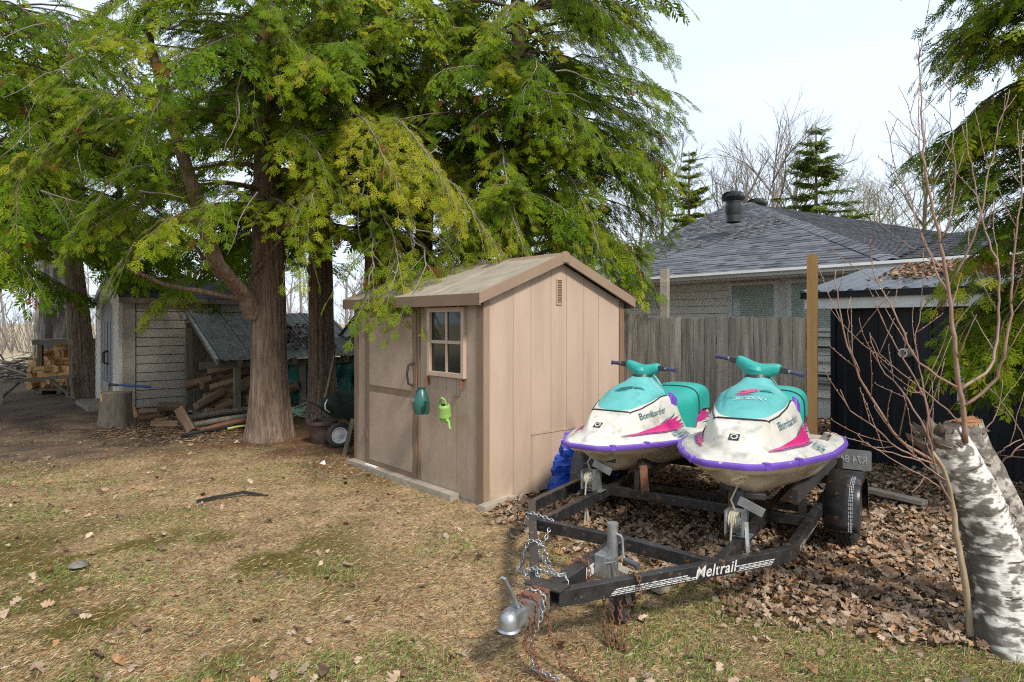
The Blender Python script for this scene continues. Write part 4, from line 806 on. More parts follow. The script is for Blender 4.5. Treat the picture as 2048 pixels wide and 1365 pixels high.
for k in range(4): chain('safety_chain', [(.16+.035*k, .30+.02*k, ZT-.05), (.165+.035*k, .29+.02*k, .12), (.19+.03*k, .27, .012), (.23+.03*k, .24, .012)], M_rust, ln=.032, th=.0032)
# ------------------------------------------------------------ personal watercraft
M_gel = mat('white_gelcoat', (.60, .575, .52), (.51, .48, .41), scale=4, rough=.38, rvar=.1, spot=(.16, .13, .085), spot_scale=9, spot_lo=.52, spot_hi=.86, spec=.45, bump=.04, bscale=120)
M_hull = mat('cream_hull', (.74, .65, .49), (.62, .52, .36), scale=5, rough=.35, spot=(.30, .20, .09), spot_scale=3, spot_lo=.5, spot_hi=.8, spot_stretch=(1, 1, 2.5))
M_purple = mat('purple_bumper', (.155, .075, .42), (.13, .06, .36), scale=6, rough=.42, spot=(.40, .33, .6), spot_scale=14, spot_lo=.66, spot_hi=.73)
M_teal = mat('faded_teal_plastic', (.055, .30, .28), (.13, .42, .40), scale=3.2, rough=.5, lo=.3, hi=.7, spot=(.035, .17, .16), spot_scale=8, spot_lo=.58, spot_hi=.75, bump=.05)
M_tealseat = mat('teal_seat_vinyl', (.018, .31, .265), (.015, .27, .23), scale=5, rough=.5, bump=.12, bscale=220)
M_tealdk = mat('teal_print', (.02, .16, .17), rough=.5); M_magenta = mat('magenta_print', (.55, .025, .17), (.46, .02, .16), scale=6, rough=.4, spot=(.25, .04, .22), spot_scale=10, spot_lo=.6, spot_hi=.75)
M_violet = mat('violet_print', (.15, .035, .16), (.2, .04, .17), scale=8, rough=.4); M_ink = mat('dark_teal_ink', (.015, .13, .15), rough=.4)
M_pink = mat('pink_print', (.62, .07, .20), rough=.45); M_black = mat('black_print', (.02, .02, .02), rough=.5)
M_grip = mat('purple_black_grip', (.055, .045, .10), (.04, .035, .07), scale=20, rough=.7)
Wd = pchip([0, .02, .06, .18, .35, .6, 1.0, 1.7, 2.2, 2.42, 2.5], [.12, .16, .19, .255, .335, .42, .495, .52, .49, .455, .43])
SHR = pchip([0, .5, 1.2, 2.0, 2.5], [0, -.008, -.035, -.08, -.105])
def smax(a, b, k=.03): h = np.clip(.5+.5*(a-b)/k, 0, 1); return b*(1-h)+a*h+k*h*(1-h)
NB = pchip([0, .10, .22, .45, .8, 1.1, 1.3, 1.6, 2.0, 2.25, 2.5], [.0, .04, .14, .235, .315, .325, .275, .24, .255, .24, .2])      # bulge half width at its foot
NT = pchip([0, .10, .22, .45, .8, 1.1, 1.3, 1.6, 2.0, 2.25, 2.5], [.0, .0, .07, .155, .215, .23, .19, .165, .19, .17, .1])         # where its top flattens
NH = pchip([0, .12, .25, .45, .65, .9, 1.1, 1.25, 1.5, 1.72, 1.9, 2.12, 2.28, 2.36], [.0, .012, .075, .155, .222, .268, .262, .20, .12, .16, .20, .18, .06, .0])  # its height
def deck(x, y):
    x = np.asarray(x, float); y = np.abs(np.asarray(y, float)); w = Wd(x)
    base = SHR(x)+.03-.022*sst(y, w-.035, w)-.028*(1-sst(x, 0, .04))
    inner = w-.10; well = sst(x, 1.22, 1.5); edge = sst(inner-y, 0, .06)
    z = base+.028*sst(w-y, .02, .12)*(1-well)*sst(x, .01, .10)-well*edge*.135
    b = NH(x)*sst(NB(x)+.015-y, 0, np.maximum(NB(x)+.015-NT(x), .02))
    sh = .0*np.exp(-((y-NB(x)*.78)/.05)**2)*sst(x, .3, .6)*(1-sst(x, 1.0, 1.25))                    # raised shoulder line
    ground_ = z
    return ground_+(b+well*.10*(b > .02))*1.0+sh
def deckn(x, y, off=.004):
    e = .004; zx = (deck(x+e, y)-deck(x-e, y))/(2*e); zy = (deck(x, y+e)-deck(x, y-e))/(2*e); n = nrm(A(-zx, -zy, 1)); return A(x, y, float(deck(x, y)))+n*off
def flank(x, s, off=.006):              # point on the bulge flank, s = distance up the section from its foot
    x = float(x); yy = np.linspace(float(NB(x))+.035, max(.0, float(NT(x))-.12), 90); zz = deck(np.full(90, x), yy); d = np.r_[0, np.cumsum(np.hypot(np.diff(yy), np.diff(zz)))]
    if s < 0: return deckn(x, float(NB(x))+.035-s, off)
    return deckn(x, float(np.interp(s, d, yy)), off)
def side_y(x, z):                      # outer flank of the seat pedestal at height z
    lo, hi = .10, .40
    for _ in range(24):
        m = (lo+hi)/2
        if deck(x, m) > z: lo = m
        else: hi = m
    return lo
def watercraft(bow, head, z0, pitch, roll_bar, yaw_bar, label, num, second):
    """local x from the bow backwards, y to the craft's port side, z up from the bow rail"""
    bx_ = nrm(A(*head)); rot = math.atan2(bx_[1], bx_[0])
    sk = thing('watercraft', (bow[0], bow[1], z0), rot, label, 'watercraft', 'two personal watercraft on the trailer'); sk.rotation_euler = (0, pitch, rot)
    # port side (image right) is local -y because local y = left of heading-back axis
    S = -1
    nx_, ny_ = 160, 105; xs = 2.5*np.linspace(0, 1, nx_)**1.15; V = []
    for x in xs:
        w = float(Wd(x)); u = np.linspace(-1, 1, ny_); y = u*w; V.append(np.stack([np.full(ny_, x), y, deck(np.full(ny_, x), y)], -1))
    V = np.concatenate(V); ii = np.arange(nx_*ny_).reshape(nx_, ny_); F = np.stack([ii[:-1, :-1], ii[1:, :-1], ii[1:, 1:], ii[:-1, 1:]], -1).reshape(-1, 4)
    dk = fast('deck', V, F, M_gel, sk, smooth=True)
    v = [(2.5, y, z) for y in np.linspace(-.43, .43, 20) for z in (-.16, float(deck(2.499, y)))]; MB().add(v, [(2*i, 2*i+2, 2*i+3, 2*i+1) for i in range(19)]).obj('transom', M_gel, dk)
    # hull
    KD = pchip([0, .04, .12, .3, .6, 1.0, 2.5], [-.07, -.10, -.155, -.235, -.285, -.31, -.32]); V = []; m = 15
    for x in np.linspace(0, 2.5, 50)**1.0:
        w = float(Wd(x))-.012; k = float(KD(x)); s = float(SHR(x)); pts = []
        ch = w*(.30+.5*min(1, x/.9)); cz = k*(.62-.12*min(1, x))+s
        prof = [(0, k+s*.6), (ch*.5, k*.87+s*.6), (ch*.98, cz), (ch*1.04, cz+.012), (w*.88+ch*.05, s-.075), (w*.97, s-.045), (w, s-.02), (w, s)]
        row = [(x, -a, b) for a, b in prof[::-1]]+[(x, a, b) for a, b in prof[1:]]; V += row
    V = np.array(V); V[:, 0] += np.where(V[:, 0] < .4, (.4-V[:, 0])*np.clip(-(V[:, 2])/.24, 0, 1)*.55, 0)
    ii = np.arange(50*m).reshape(50, m); F = [tuple(q) for q in np.stack([ii[:-1, :-1], ii[1:, :-1], ii[1:, 1:], ii[:-1, 1:]], -1).reshape(-1, 4)]+[tuple(range(m-1, -1, -1)), tuple(range(49*m, 50*m))]
    hu = MB().add(V, F).obj('hull', M_hull, sk, smooth='all', sub=1)
    if second:
        from mathutils.bvhtree import BVHTree
        bv = BVHTree.FromPolygons([Vector(p) for p in V], [tuple(int(i) for i in f_) for f_ in F]); hit, nn_, _, _ = bv.ray_cast(Vector((-1, -.045, -.115)), Vector((1, 0, 0)))
        if nn_.x > 0: nn_ = -nn_
        qr = nn_.to_track_quat('Z', 'Y').to_euler()
        o = MB().lathe([(.052, -.02), (.052, .002), (.046, .009), (.036, .009), (.032, -.004), (.0, -.004)], (0, 0, 0), 24).obj('drain_plug', M_hull, hu, smooth=True); o.location = hit; o.rotation_euler = qr
        o2 = MB().path([(-.024, -.0, .0), (0, 0, .012), (.024, .0, .0)], .014, .008).obj('plug_loop', M_hull, hu); o2.location = hit; o2.rotation_euler = qr
    for s in (-1, 1): pass
    # bumper rail following the sheer
    rail_ = [(x, -float(Wd(x))-.004, float(SHR(x))-.004) for x in np.linspace(2.5, 0, 40)]+[(0-.006, y, -.004) for y in np.linspace(-.115, .115, 9)]+[(x, float(Wd(x))+.004, float(SHR(x))-.004) for x in np.linspace(0, 2.5, 40)]
    n = len(rail_); V = []; prf = [(-.012, .014), (.008, .016), (.018, .008), (.020, -.006), (.013, -.020), (-.012, -.024)]
    P2 = A(*rail_) if False else np.array(rail_)
    for i in range(n):
        t = nrm(P2[min(i+1, n-1)]-P2[max(i-1, 0)]); o = nrm(np.cross(t, A(0, 0, 1)))
        if np.dot(o[:2], P2[i][:2]-A(1.2, 0)) < 0: o = -o
        for a, b in prf: V.append(P2[i]+o*a+A(0, 0, b))
    k = len(prf); F = [(i*k+j, i*k+(j+1) % k, (i+1)*k+(j+1) % k, (i+1)*k+j) for i in range(n-1) for j in range(k)]+[tuple(range(k)), tuple(range((n-1)*k, n*k))]
    bu = MB().add(V, F).obj('bumper', M_purple, sk, smooth=True)
    for s in (-1, 1):
        for xx in (.06, .34): w = float(Wd(xx)); MB().beam((xx-.005, s*(w+.008), -.003), (xx+.03, s*(float(Wd(xx+.035))+.008), -.004), .034, .044).obj('bumper_joint', M_purple, bu, bevel=.004)
    MB().tube([(2.47, S*.40, float(SHR(2.45))-.02), (2.53, S*.45, float(SHR(2.45))-.06)], .045, 14).obj('stern_bumper', M_purple, bu, smooth=True)
    MB().box(2.02, 2.49, -.405, .405, float(deck(2.4, .3))+.0, float(deck(2.4, .3))+.026).obj('stern_mat', M_purple, sk, bevel=.004)
    # storage hood
    HW = pchip([.46, .50, .60, .80, .95, 1.05, 1.12], [.165, .18, .208, .232, .23, .21, .17]); HT = pchip([.46, .50, .62, .75, .86, .95, 1.05, 1.12], [.20, .245, .325, .385, .415, .455, .48, .47])
    V = []; nu = 41; xs = np.linspace(.46, 1.13, 34)
    for x in xs:
        w = float(HW(x)); top = float(HT(x)); ed = float(deck(x, w))-.012
        neck = .095*math.exp(-((x-1.03)/.12)**2)
        for u in np.linspace(-1, 1, nu):
            au = abs(u); prof = (1-au**4.2)**(1/1.7); tt = top-neck*(1-math.exp(-(u*w/.115)**4)); crown = -.03*au*au; groove = -.012*math.exp(-((au-.72)/.06)**2)*sst(x, .52, .62)*(1-sst(x, .82, .92))
            V.append((x, u*w, ed+(tt-ed+crown+groove)*prof))
    ii = np.arange(34*nu).reshape(34, nu); F = [tuple(q) for q in np.stack([ii[:-1, :-1], ii[1:, :-1], ii[1:, 1:], ii[:-1, 1:]], -1).reshape(-1, 4)]
    fr = [(.45, u*float(HW(.46))*1.0, float(deck(.46, abs(u)*.175))-.02) for u in np.linspace(-1, 1, nu)]; b0 = len(V); V += fr; F += [(b0+i, b0+i+1, i+1, i) for i in range(nu-1)]
    hood = MB().add(V, F).obj('hood', M_teal, sk, smooth='all', sub=1)
    rim = [(float(x), s*float(HW(x))*1.0, float(deck(x, float(HW(x))))+.002) for s in (1,) for x in xs[::-1]]+[(.45, y, float(deck(.455, abs(y)))+.004) for y in np.linspace(.17, -.17, 13)]+[(float(x), -float(HW(x)), float(deck(x, float(HW(x))))+.002) for x in xs]
    MB().tube(rim, .006, 6).obj('hood_seal', M_blackpl, hood, smooth=True)
    hv = np.array(V[:34*nu]).reshape(34, nu, 3)
    def on_hood(x, y):
        i = np.clip((x-.46)/.67*33, 0, 32.999); i0 = int(i); w = float(HW(x)); j = np.clip((y/w+1)/2*(nu-1), 0, nu-1.001); j0 = int(j); a, b = i-i0, j-j0
        z = (hv[i0, j0, 2]*(1-a)+hv[i0+1, j0, 2]*a)*(1-b)+(hv[i0, j0+1, 2]*(1-a)+hv[i0+1, j0+1, 2]*a)*b; return (x-.003, y, z+.006)
    sw = M_pink if second else M_tealdk
    cx, cy = .70, S*.02
    def hp_(pts): return [(cx+b, cy+S*a) for a, b in pts]
    patch('hood_emblem', [hp_([(-.11, -.03), (-.02, .0), (-.085, .0), (.0, .035), (.05, .045), (.01, .015), (.06, .02), (.0, -.01), (-.04, -.03)]), hp_([(-.10, -.045), (-.05, -.045), (.02, -.025), (-.02, -.028)])], lambda a, b: on_hood(a, b), .005, sw, hood)
    patch('hood_emblem', [hp_([(.04, .03), (.09, .055), (.14, .05), (.11, .035), (.06, .015)])], lambda a, b: on_hood(a, b), .005, M_tealdk, hood)
    if second: text_obj('lettering', 'SEADOO', .042, lambda a, b: on_hood(cx-.075+b+.12*a, cy+S*a*1.15), M_decal, hood, shear=.3)
    # steering column and bars
    col_ = MB().tube([(1.01, 0, .40), (1.03, 0, .445)], [.092, .086], 20).obj('steering_boot', M_blackpl, sk, smooth=True)
    hb = bpy.data.objects.new('handlebar', None); COL.objects.link(hb); hb.parent = sk; hb.location = (1.04, 0, .50); hb.rotation_euler = (roll_bar, 0, yaw_bar); hb.scale = (1.05, .77, 1.05)
    # teal cover: flared T form
    V = []; secs = [(-.21, .034, .034, .040), (-.15, .044, .042, .030), (-.10, .062, .052, .012), (-.04, .085, .062, -.012), (.04, .085, .062, -.012), (.10, .062, .052, .012), (.15, .044, .042, .030), (.21, .034, .034, .040)]
    for y, wx_, hz_, zc in secs:
        for k in range(14):
            a = 2*math.pi*k/14; V.append((wx_*math.copysign(abs(math.cos(a))**.7, math.cos(a)), y, zc+hz_*math.copysign(abs(math.sin(a))**.7, math.sin(a))))
    F = [(i*14+k, i*14+(k+1) % 14, i*14+14+(k+1) % 14, i*14+14+k) for i in range(7) for k in range(14)]+[tuple(range(14)), tuple(range(98, 112))]
    MB().add(V, F).obj('bar_pad', M_tealseat, hb, smooth='all', sub=1)
    MB().lathe([(.076, -.085), (.084, -.05), (.092, -.02), (.098, .005), (.085, .03), (.04, .045)], (0, 0, 0), 24).obj('column_cover', M_tealseat, hb, smooth=True)
    for s in (-1, 1):
        MB().path([(0, s*.19, .036), (0, s*.265, .036)], .05, .042).obj('bar_control', M_blackpl, hb, bevel=.008)
        MB().tube([(0, s*.26, .036), (0, s*.29, .036)], .011, 10).obj('bar_end', M_steel, hb, smooth=True)
        MB().tube([(0, s*.285, .036), (0, s*.39, .034), (0, s*.395, .034), (0, s*.40, .034)], [.0155, .0155, .020, .020], 12).obj('grip', M_grip, hb, smooth=True)
    # seat
    TP = pchip([1.10, 1.2, 1.35, 1.55, 1.72, 1.80, 1.95, 2.08, 2.16, 2.22], [.36, .315, .275, .275, .30, .335, .345, .33, .28, .18]); LOW = pchip([1.10, 1.25, 1.45, 1.60, 1.75, 1.85, 2.22], [.25, .12, -.06, -.07, .06, .11, .10]); SWd = pchip([1.10, 1.3, 1.6, 2.0, 2.16, 2.22], [.15, .185, .20, .205, .18, .13])
    V = []; xs = np.linspace(1.10, 2.22, 50); nu = 31
    for x in xs:
        w = float(SWd(x)); tp = float(TP(x)); lw_ = float(LOW(x)); wl = w+.045*max(0, (tp-lw_)/.35)
        for u in np.linspace(-1, 1, nu):
            a = u*math.pi/2; cs_, sn = math.cos(a), math.sin(a); yy = (math.copysign(abs(sn)**.62, sn))*wl; zz = lw_+(tp-lw_)*abs(cs_)**.36; V.append((x, yy, zz))
    ii = np.arange(50*nu).reshape(50, nu); F = [tuple(q) for q in np.stack([ii[:-1, :-1], ii[1:, :-1], ii[1:, 1:], ii[:-1, 1:]], -1).reshape(-1, 4)]+[tuple(range(nu)), tuple(range(49*nu, 50*nu))]
    se = MB().add(V, F).obj('seat', M_tealseat, sk, smooth='all'); sv_ = np.array(V).reshape(50, nu, 3)
    for row in (29, ): MB().tube([p+A(0, 0, .002)+A(0, p[1]*.015, 0) for p in sv_[row]], .006, 6).obj('seat_strap', M_blackpl, se, smooth=True)
    MB().tube([sv_[i, 0]+A(0, -.002, 0) for i in range(0, 34)], .007, 6).tube([sv_[i, -1]+A(0, .002, 0) for i in range(0, 34)], .007, 6).obj('seat_welt', M_violet, se, smooth=True)
    for s in (-1, 1):
        MB().poly([(1.02, s*.235, .235), (1.12, s*.245, .20), (1.15, s*.24, .27), (1.05, s*.225, .33)], (0, s*.03, 0)).obj('side_vent', M_purple, sk, bevel=.008)
    # prints on the white deck
    for s in (1, -1):
        def dp(pts): return [(a, s*b) for a, b in pts]
        f3 = lambda a, b: deckn(a, b, .007)
        def fk(a, b, o=.006): q = flank(a, b, o); return A(q[0], s*q[1], q[2])
        patch('stripe_print', [[(.22, -.012), (.45, -.012), (.80, -.014), (1.02, -.008), (.90, .004), (.60, .006)]], fk, .006, M_violet, dk)
        patch('stripe_print', [[(.23, -.004), (.50, .0), (.80, .004), (1.04, .012), (.96, .022), (1.16, .034), (1.03, .044), (1.20, .066), (1.05, .072), (1.19, .102), (1.0, .094), (1.12, .140), (.93, .112), (1.0, .150), (.80, .096), (.60, .062), (.40, .030)]], lambda a, b: fk(a, b, .008), .005, M_magenta, dk)
        patch('stripe_print', [[(.90, .0), (1.14, .018), (1.0, .013)], [(1.0, .030), (1.22, .050), (1.08, .046)], [(1.02, .080), (1.22, .118), (1.10, .085)], [(.90, .125), (1.04, .165), (.97, .128)], [(.72, .090), (.92, .14), (.80, .098)]], lambda a, b: fk(a, b, .011), .004, M_tealdk, dk)
        # rear splash on the flank beside the seat, drawn in x-z
        def fl(a, b): return A(a, s*(side_y(a, b)+.006), b)
        tz = lambda x: float(deck(x, .10))
        patch('splash_print', [[(1.74, .00), (1.86, .065), (1.80, .06), (1.95, .12), (1.88, .12), (2.02, .15), (2.10, .14), (2.02, .11), (2.12, .10), (2.0, .075), (2.14, .05), (2.0, .045), (2.12, .01), (1.95, .02), (1.85, .0)]], fl, .006, M_magenta, dk)
        patch('splash_print', [[(1.80, .09), (1.92, .145), (1.98, .15), (1.90, .12)], [(1.85, .03), (2.15, .035), (2.13, .045), (1.95, .045)], [(1.82, -.01), (2.05, -.025), (2.02, -.01)]], fl, .006, M_tealdk, dk)
        patch('splash_print', [[(1.78, .045), (1.90, .10), (1.86, .08)], [(1.9, .08), (2.08, .125), (2.05, .132)], [(1.80, .015), (2.0, .0), (1.98, .008)]], lambda a, b: A(a, s*(side_y(a, b)+.008), b), .005, M_violet, dk)
        text_obj('lettering', 'SEA-DOO', .05, lambda a, b: A(2.0+a*.6*s*S*-1*-1, s*(side_y(2.0+a*.6, .09+b+a*.25)+.010), .09+b+a*.25), M_ink, dk, shear=.2)
        if s == S:
            # maker name climbing the flank next to the hood, hull number on the shoulder
            e0, e1 = A(.50, S*.262), A(.80, S*.292); u = nrm(e1-e0); nn = A(-u[1], u[0])*(-S) * -1
            text_obj('lettering', 'Bombardier', .075, lambda a, b: (lambda q: A(q[0], S*q[1], q[2]))(flank(.69+a, .178+b+a*.12, .009)), M_ink, dk)
            text_obj('lettering', num, .105, lambda a, b: deckn(.84+a*.95, S*(.418+a*.05-b*.95), .009), M_ink, dk, shear=.2, font_w=.75)
    q = A(.235, S*.0); sz = .028
    patch('round_badge', [[(.205, -.03), (.265, -.03), (.265, .03), (.205, .03)]], lambda a, b: deckn(a, b, .004), .006, M_black, dk)
    ring = [[(.235+.024*math.cos(t)*(1 if k % 2 else .85), .024*math.sin(t)*(1 if k % 2 else .85)) for k, t in enumerate(np.linspace(0, 2*math.pi, 25)[:-1])]]
    patch('round_badge', ring, lambda a, b: deckn(a, b, .006), .002, M_decal, dk)
    patch('round_badge', [[(.235+.014*math.cos(t), .014*math.sin(t)) for t in np.linspace(0, 2*math.pi, 17)[:-1]]], lambda a, b: deckn(a, b, .007), .002, M_black, dk)
    # leaf litter in the foot well
    pts = []
    while len(pts) < 110:
        x, y = random.uniform(1.75, 2.3), random.choice((-1, 1))*random.uniform(.26, .40)
        pts.append((x, y, float(deck(x, y))+.004))
    scatter_leaves('footwell_debris', np.array(pts), (.02, .05), lambda n: cr(n, (.22, .13, .07), (.13, .08, .05), (.32, .22, .13)), M_litterleaf, '', parent=sk)
    return sk
watercraft((1.215, 3.66), (.50, .866), .795, R(1.9), R(11), R(-6), 'nearer white and teal watercraft numbered 40E9171 with pink hood emblem', '40E9171', True)
watercraft((.515, 4.70), (.585, .811), .70, R(.8), R(4), R(-4), 'farther white and teal watercraft numbered 40E9168 beside the tan shed', '40E9168', False)
# ------------------------------------------------------------ cedar sprays (each a lacy flat fan of scale leaves)
def spray_template(nl, lobes, seed, wide=1.0):
    r = np.random.default_rng(seed); V = []; F = []
    def dia(p, q, w, at=.4):
        p, q = A(*p), A(*q); d = q-p; n = A(-d[1], d[0]); n = n/(np.linalg.norm(n)+1e-9)*w; m = p+d*at; o = len(V)
        V.extend([p, m+n, q, m-n]); F.append((o, o+1, o+2)); F.append((o, o+2, o+3))
    dia((0, 0), (1, 0), .022*wide, .3)
    for i in range(nl):
        t = .10+.80*i/nl; s = 1 if i % 2 else -1; a = R(38+14*r.random()); ln = (.50*(1-t)**.55+.10)*(.8+.4*r.random()); p = A(t, 0); q = p+ln*A(math.cos(a), s*math.sin(a)); dia(p, q, .042*wide*(1.0 if lobes else 1.5), .55)
        if lobes:
            for k in (.35, .62):
                a2 = a-R(42) if k < .5 else a+R(36); b = p+(q-p)*k; e = b+ln*.34*A(math.cos(a2), s*math.sin(a2)); o = len(V); d = e-b; n = A(-d[1], d[0]); n = n/np.linalg.norm(n)*.03*wide; V.extend([b-n, b+n, e]); F.append((o, o+1, o+2))
    V = np.array(V); z = -.22*V[:, 0]**2-.25*V[:, 1]**2+.03*np.sin(V[:, 0]*13+V[:, 1]*9); return np.c_[V, z], np.array(F)
def fan_template(seed, npair=5):
    r = np.random.default_rng(seed); V = []; F = []
    def tri(p, q, w):
        d = q-p; n = A(-d[1], d[0]); n = n/(np.linalg.norm(n)+1e-9)*w; o = len(V); V.extend([p-n, p+n, q]); F.append((o, o+1, o+2))
    tri(A(0, 0), A(1, 0), .018); bend = r.uniform(-.12, .12)
    for i in range(npair*2):
        t = .06+.80*i/(npair*2); s_ = 1 if i % 2 else -1; a = R(r.uniform(34, 50)); ln = (.52*(1-t)**.6+.06)*r.uniform(.75, 1.15)*(.75+.5*math.sin(math.pi*min(1, t*1.6+.15))); p = A(t, bend*t*t); u = A(math.cos(a), s_*math.sin(a)); q = p+ln*u
        tri(p, q, .026)
        for k in range(3):
            kk = .24+.23*k; sd = 1 if k % 2 else -1; a2 = a*s_+sd*R(r.uniform(30, 44)); b = p+(q-p)*kk; e = b+ln*(.46-.30*kk)*A(math.cos(a2), math.sin(a2)); tri(b, e, .034)
    V = np.array(V); z = -.16*V[:, 0]**2-.35*V[:, 1]**2+.035*np.sin(V[:, 0]*11+V[:, 1]*8+seed); return np.c_[V, z], np.array(F)
SP_HI = [fan_template(k) for k in range(6)]; SP_LO = [spray_template(8, False, k+9, 1.15) for k in range(4)]
def place_sprays(name, pos, dr, nm_, size, tint, tpl, m, parent):
    n = len(pos); which = rng.integers(0, len(tpl), n); Vs, Fs, Cs, off = [], [], [], 0; dr = nrm(dr); nz = nrm(nm_-dr*(nm_*dr).sum(-1, keepdims=True)); ny_ = np.cross(nz, dr)
    for k, (T, TF) in enumerate(tpl):
        i = np.nonzero(which == k)[0]
        if not len(i): continue
        s = size[i][:, None, None]; v = pos[i][:, None]+s*(T[None, :, 0:1]*dr[i][:, None]+T[None, :, 1:2]*ny_[i][:, None]+T[None, :, 2:3]*nz[i][:, None])
        Vs.append(v.reshape(-1, 3)); Fs.append((TF[None]+(np.arange(len(i))*len(T))[:, None, None]+off).reshape(-1, 3)); Cs.append(np.repeat(tint[i], len(T), 0)); off += len(i)*len(T)
    return tag(fast(name, np.concatenate(Vs), np.concatenate(Fs), m, parent, col=np.concatenate(Cs)), kind='stuff')
G_DARK = A(.045, .100, .008); G_MID = A(.105, .190, .010); G_BRIGHT = A(.225, .29, .014); G_YEL = A(.40, .38, .035); G_BRN = A(.16, .07, .02)  # leaf colours: dark green through bright green to yellow young growth, plus dead brown
def limb_pts(p0, az, L_, rise, droop, tipup, wob, n=9):
    d = A(math.sin(az), math.cos(az), 0); sdv = A(d[1], -d[0], 0); ph = random.random()*6; t = np.linspace(0, 1, n)
    return [A(*p0)+d*L_*k+A(0, 0, 1)*(L_*(rise*k-droop*k*k+tipup*k**4))+sdv*L_*wob*math.sin(ph+k*5)*k for k in t]
def foliate(limb, r0, out, wood, dens=1.0, blen=.55, size=.15, tint=0, lod=0, start=.22, hang=.45):
    P_ = np.array(limb); seg = np.linalg.norm(np.diff(P_, axis=0), axis=1); d = np.r_[0, np.cumsum(seg)]; Lt = d[-1]
    at = lambda s: A(*[np.interp(s, d, P_[:, k]) for k in range(3)])
    nb = max(4, int(Lt/.115*dens)); side = 1
    for i in range(nb+1):
        s = Lt*(start+(1-start)*i/nb); p = at(s); T = nrm(at(min(s+.05, Lt))-at(max(s-.05, 0))); S_ = nrm(np.cross(T, A(0, 0, 1))); side = -side
        f = s/Lt; bl = blen*(.45+.75*math.sin(math.pi*min(1, .25+.72*f)))*(.6+.7*random.random())
        bd = nrm(T*(.55+.5*f)+S_*side*(.9-.6*f)*(.6+.6*random.random())+A(0, 0, random.uniform(-.30, .16))) if i < nb else T
        nsg = max(1, int(bl/.100)); pts = [p+bd*bl*q+A(0, 0, -1)*bl*hang*q*q for q in np.linspace(0, 1, 5)]
        wood.tube([pts[0], pts[2], pts[4]], [.005, .0035, .0015], 3, cap=False)
        bt = tint-.04+random.gauss(0, .13); pa_ = np.array(pts); sd = nrm(np.cross(bd, A(0, 0, 1))); bn = nrm(A(0, 0, 1)*random.uniform(.35, 1)+bd*random.uniform(.1, .9)+sd*random.uniform(-.45, .45)); dk_ = random.uniform(-.55, -.10)
        for j in range(nsg+1):
            q = .12+.80*j/nsg; c = A(*[np.interp(q, np.linspace(0, 1, 5), pa_[:, k]) for k in range(3)]); s2 = 1 if j % 2 else -1
            dr = nrm(bd*.95+sd*s2*(random.uniform(.3, .75) if j < nsg else .05)+A(0, 0, dk_+random.uniform(-.25, .1)))
            no = nrm(bn+rng.normal(0, .16, 3))
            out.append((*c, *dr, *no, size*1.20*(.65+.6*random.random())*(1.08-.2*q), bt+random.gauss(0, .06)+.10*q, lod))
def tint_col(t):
    t = np.clip(t, 0, 1)[:, None]; c = np.where(t < .4, mix(G_DARK, G_MID, t/.4), np.where(t < .75, mix(G_MID, G_BRIGHT, (t-.4)/.35), mix(G_BRIGHT, G_YEL, (t-.75)/.25)))
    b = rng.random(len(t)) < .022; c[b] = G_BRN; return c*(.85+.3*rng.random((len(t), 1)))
def crown(tree, out, nm_='crown'):
    o = np.array(out)
    for lod, tpl, sfx in ((0, SP_HI, ''), (1, SP_LO, '')):
        k = o[:, 11] == lod
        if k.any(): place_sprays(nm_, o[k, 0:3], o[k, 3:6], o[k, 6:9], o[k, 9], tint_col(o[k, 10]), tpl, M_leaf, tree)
def trunk(tree, pts, rad, seed=0, flare=1.5, n=84, nm_='trunk', m=None, fissure=.05, rows=100, lobes=5):
    P_ = np.array([A(*p) for p in pts]); d = np.r_[0, np.cumsum(np.linalg.norm(np.diff(P_, axis=0), axis=1))]; s = np.linspace(0, 1, rows)**1.25*d[-1]
    C = np.stack([np.interp(s, d, P_[:, k]) for k in range(3)], -1); rr = np.interp(s, d, rad); th = np.linspace(0, 2*np.pi, n, endpoint=False); TH, S_ = np.meshgrid(th, s)
    q = np.stack([np.cos(TH)*6+seed, np.sin(TH)*6, S_*.8], -1); f = fbm(q, 4)-.5; f2 = fbm(q*A(2.9, 2.9, 1.0)+40, 3)-.5
    lo = np.cos(TH*lobes+seed+.9*np.sin(S_*1.1+seed))*.5+.5*np.cos(TH*(lobes-2)+seed*2)
    fl = np.exp(-S_/.38)*(flare-1)*(1+.55*lo)
    r_ = rr[:, None]*(1+f*fissure*6+f2*fissure*4.5+fl+.05*lo)
    V = C[:, None, :]+np.stack([np.cos(TH)*r_, np.sin(TH)*r_, np.zeros_like(TH)], -1); ii = np.arange(rows*n).reshape(rows, n)
    F = np.stack([ii[:-1], np.roll(ii, -1, 1)[:-1], np.roll(ii, -1, 1)[1:], ii[1:]], -1).reshape(-1, 4)
    return fast(nm_, V.reshape(-1, 3), F, m or M_bark, tree, smooth=True)
NL = [0]
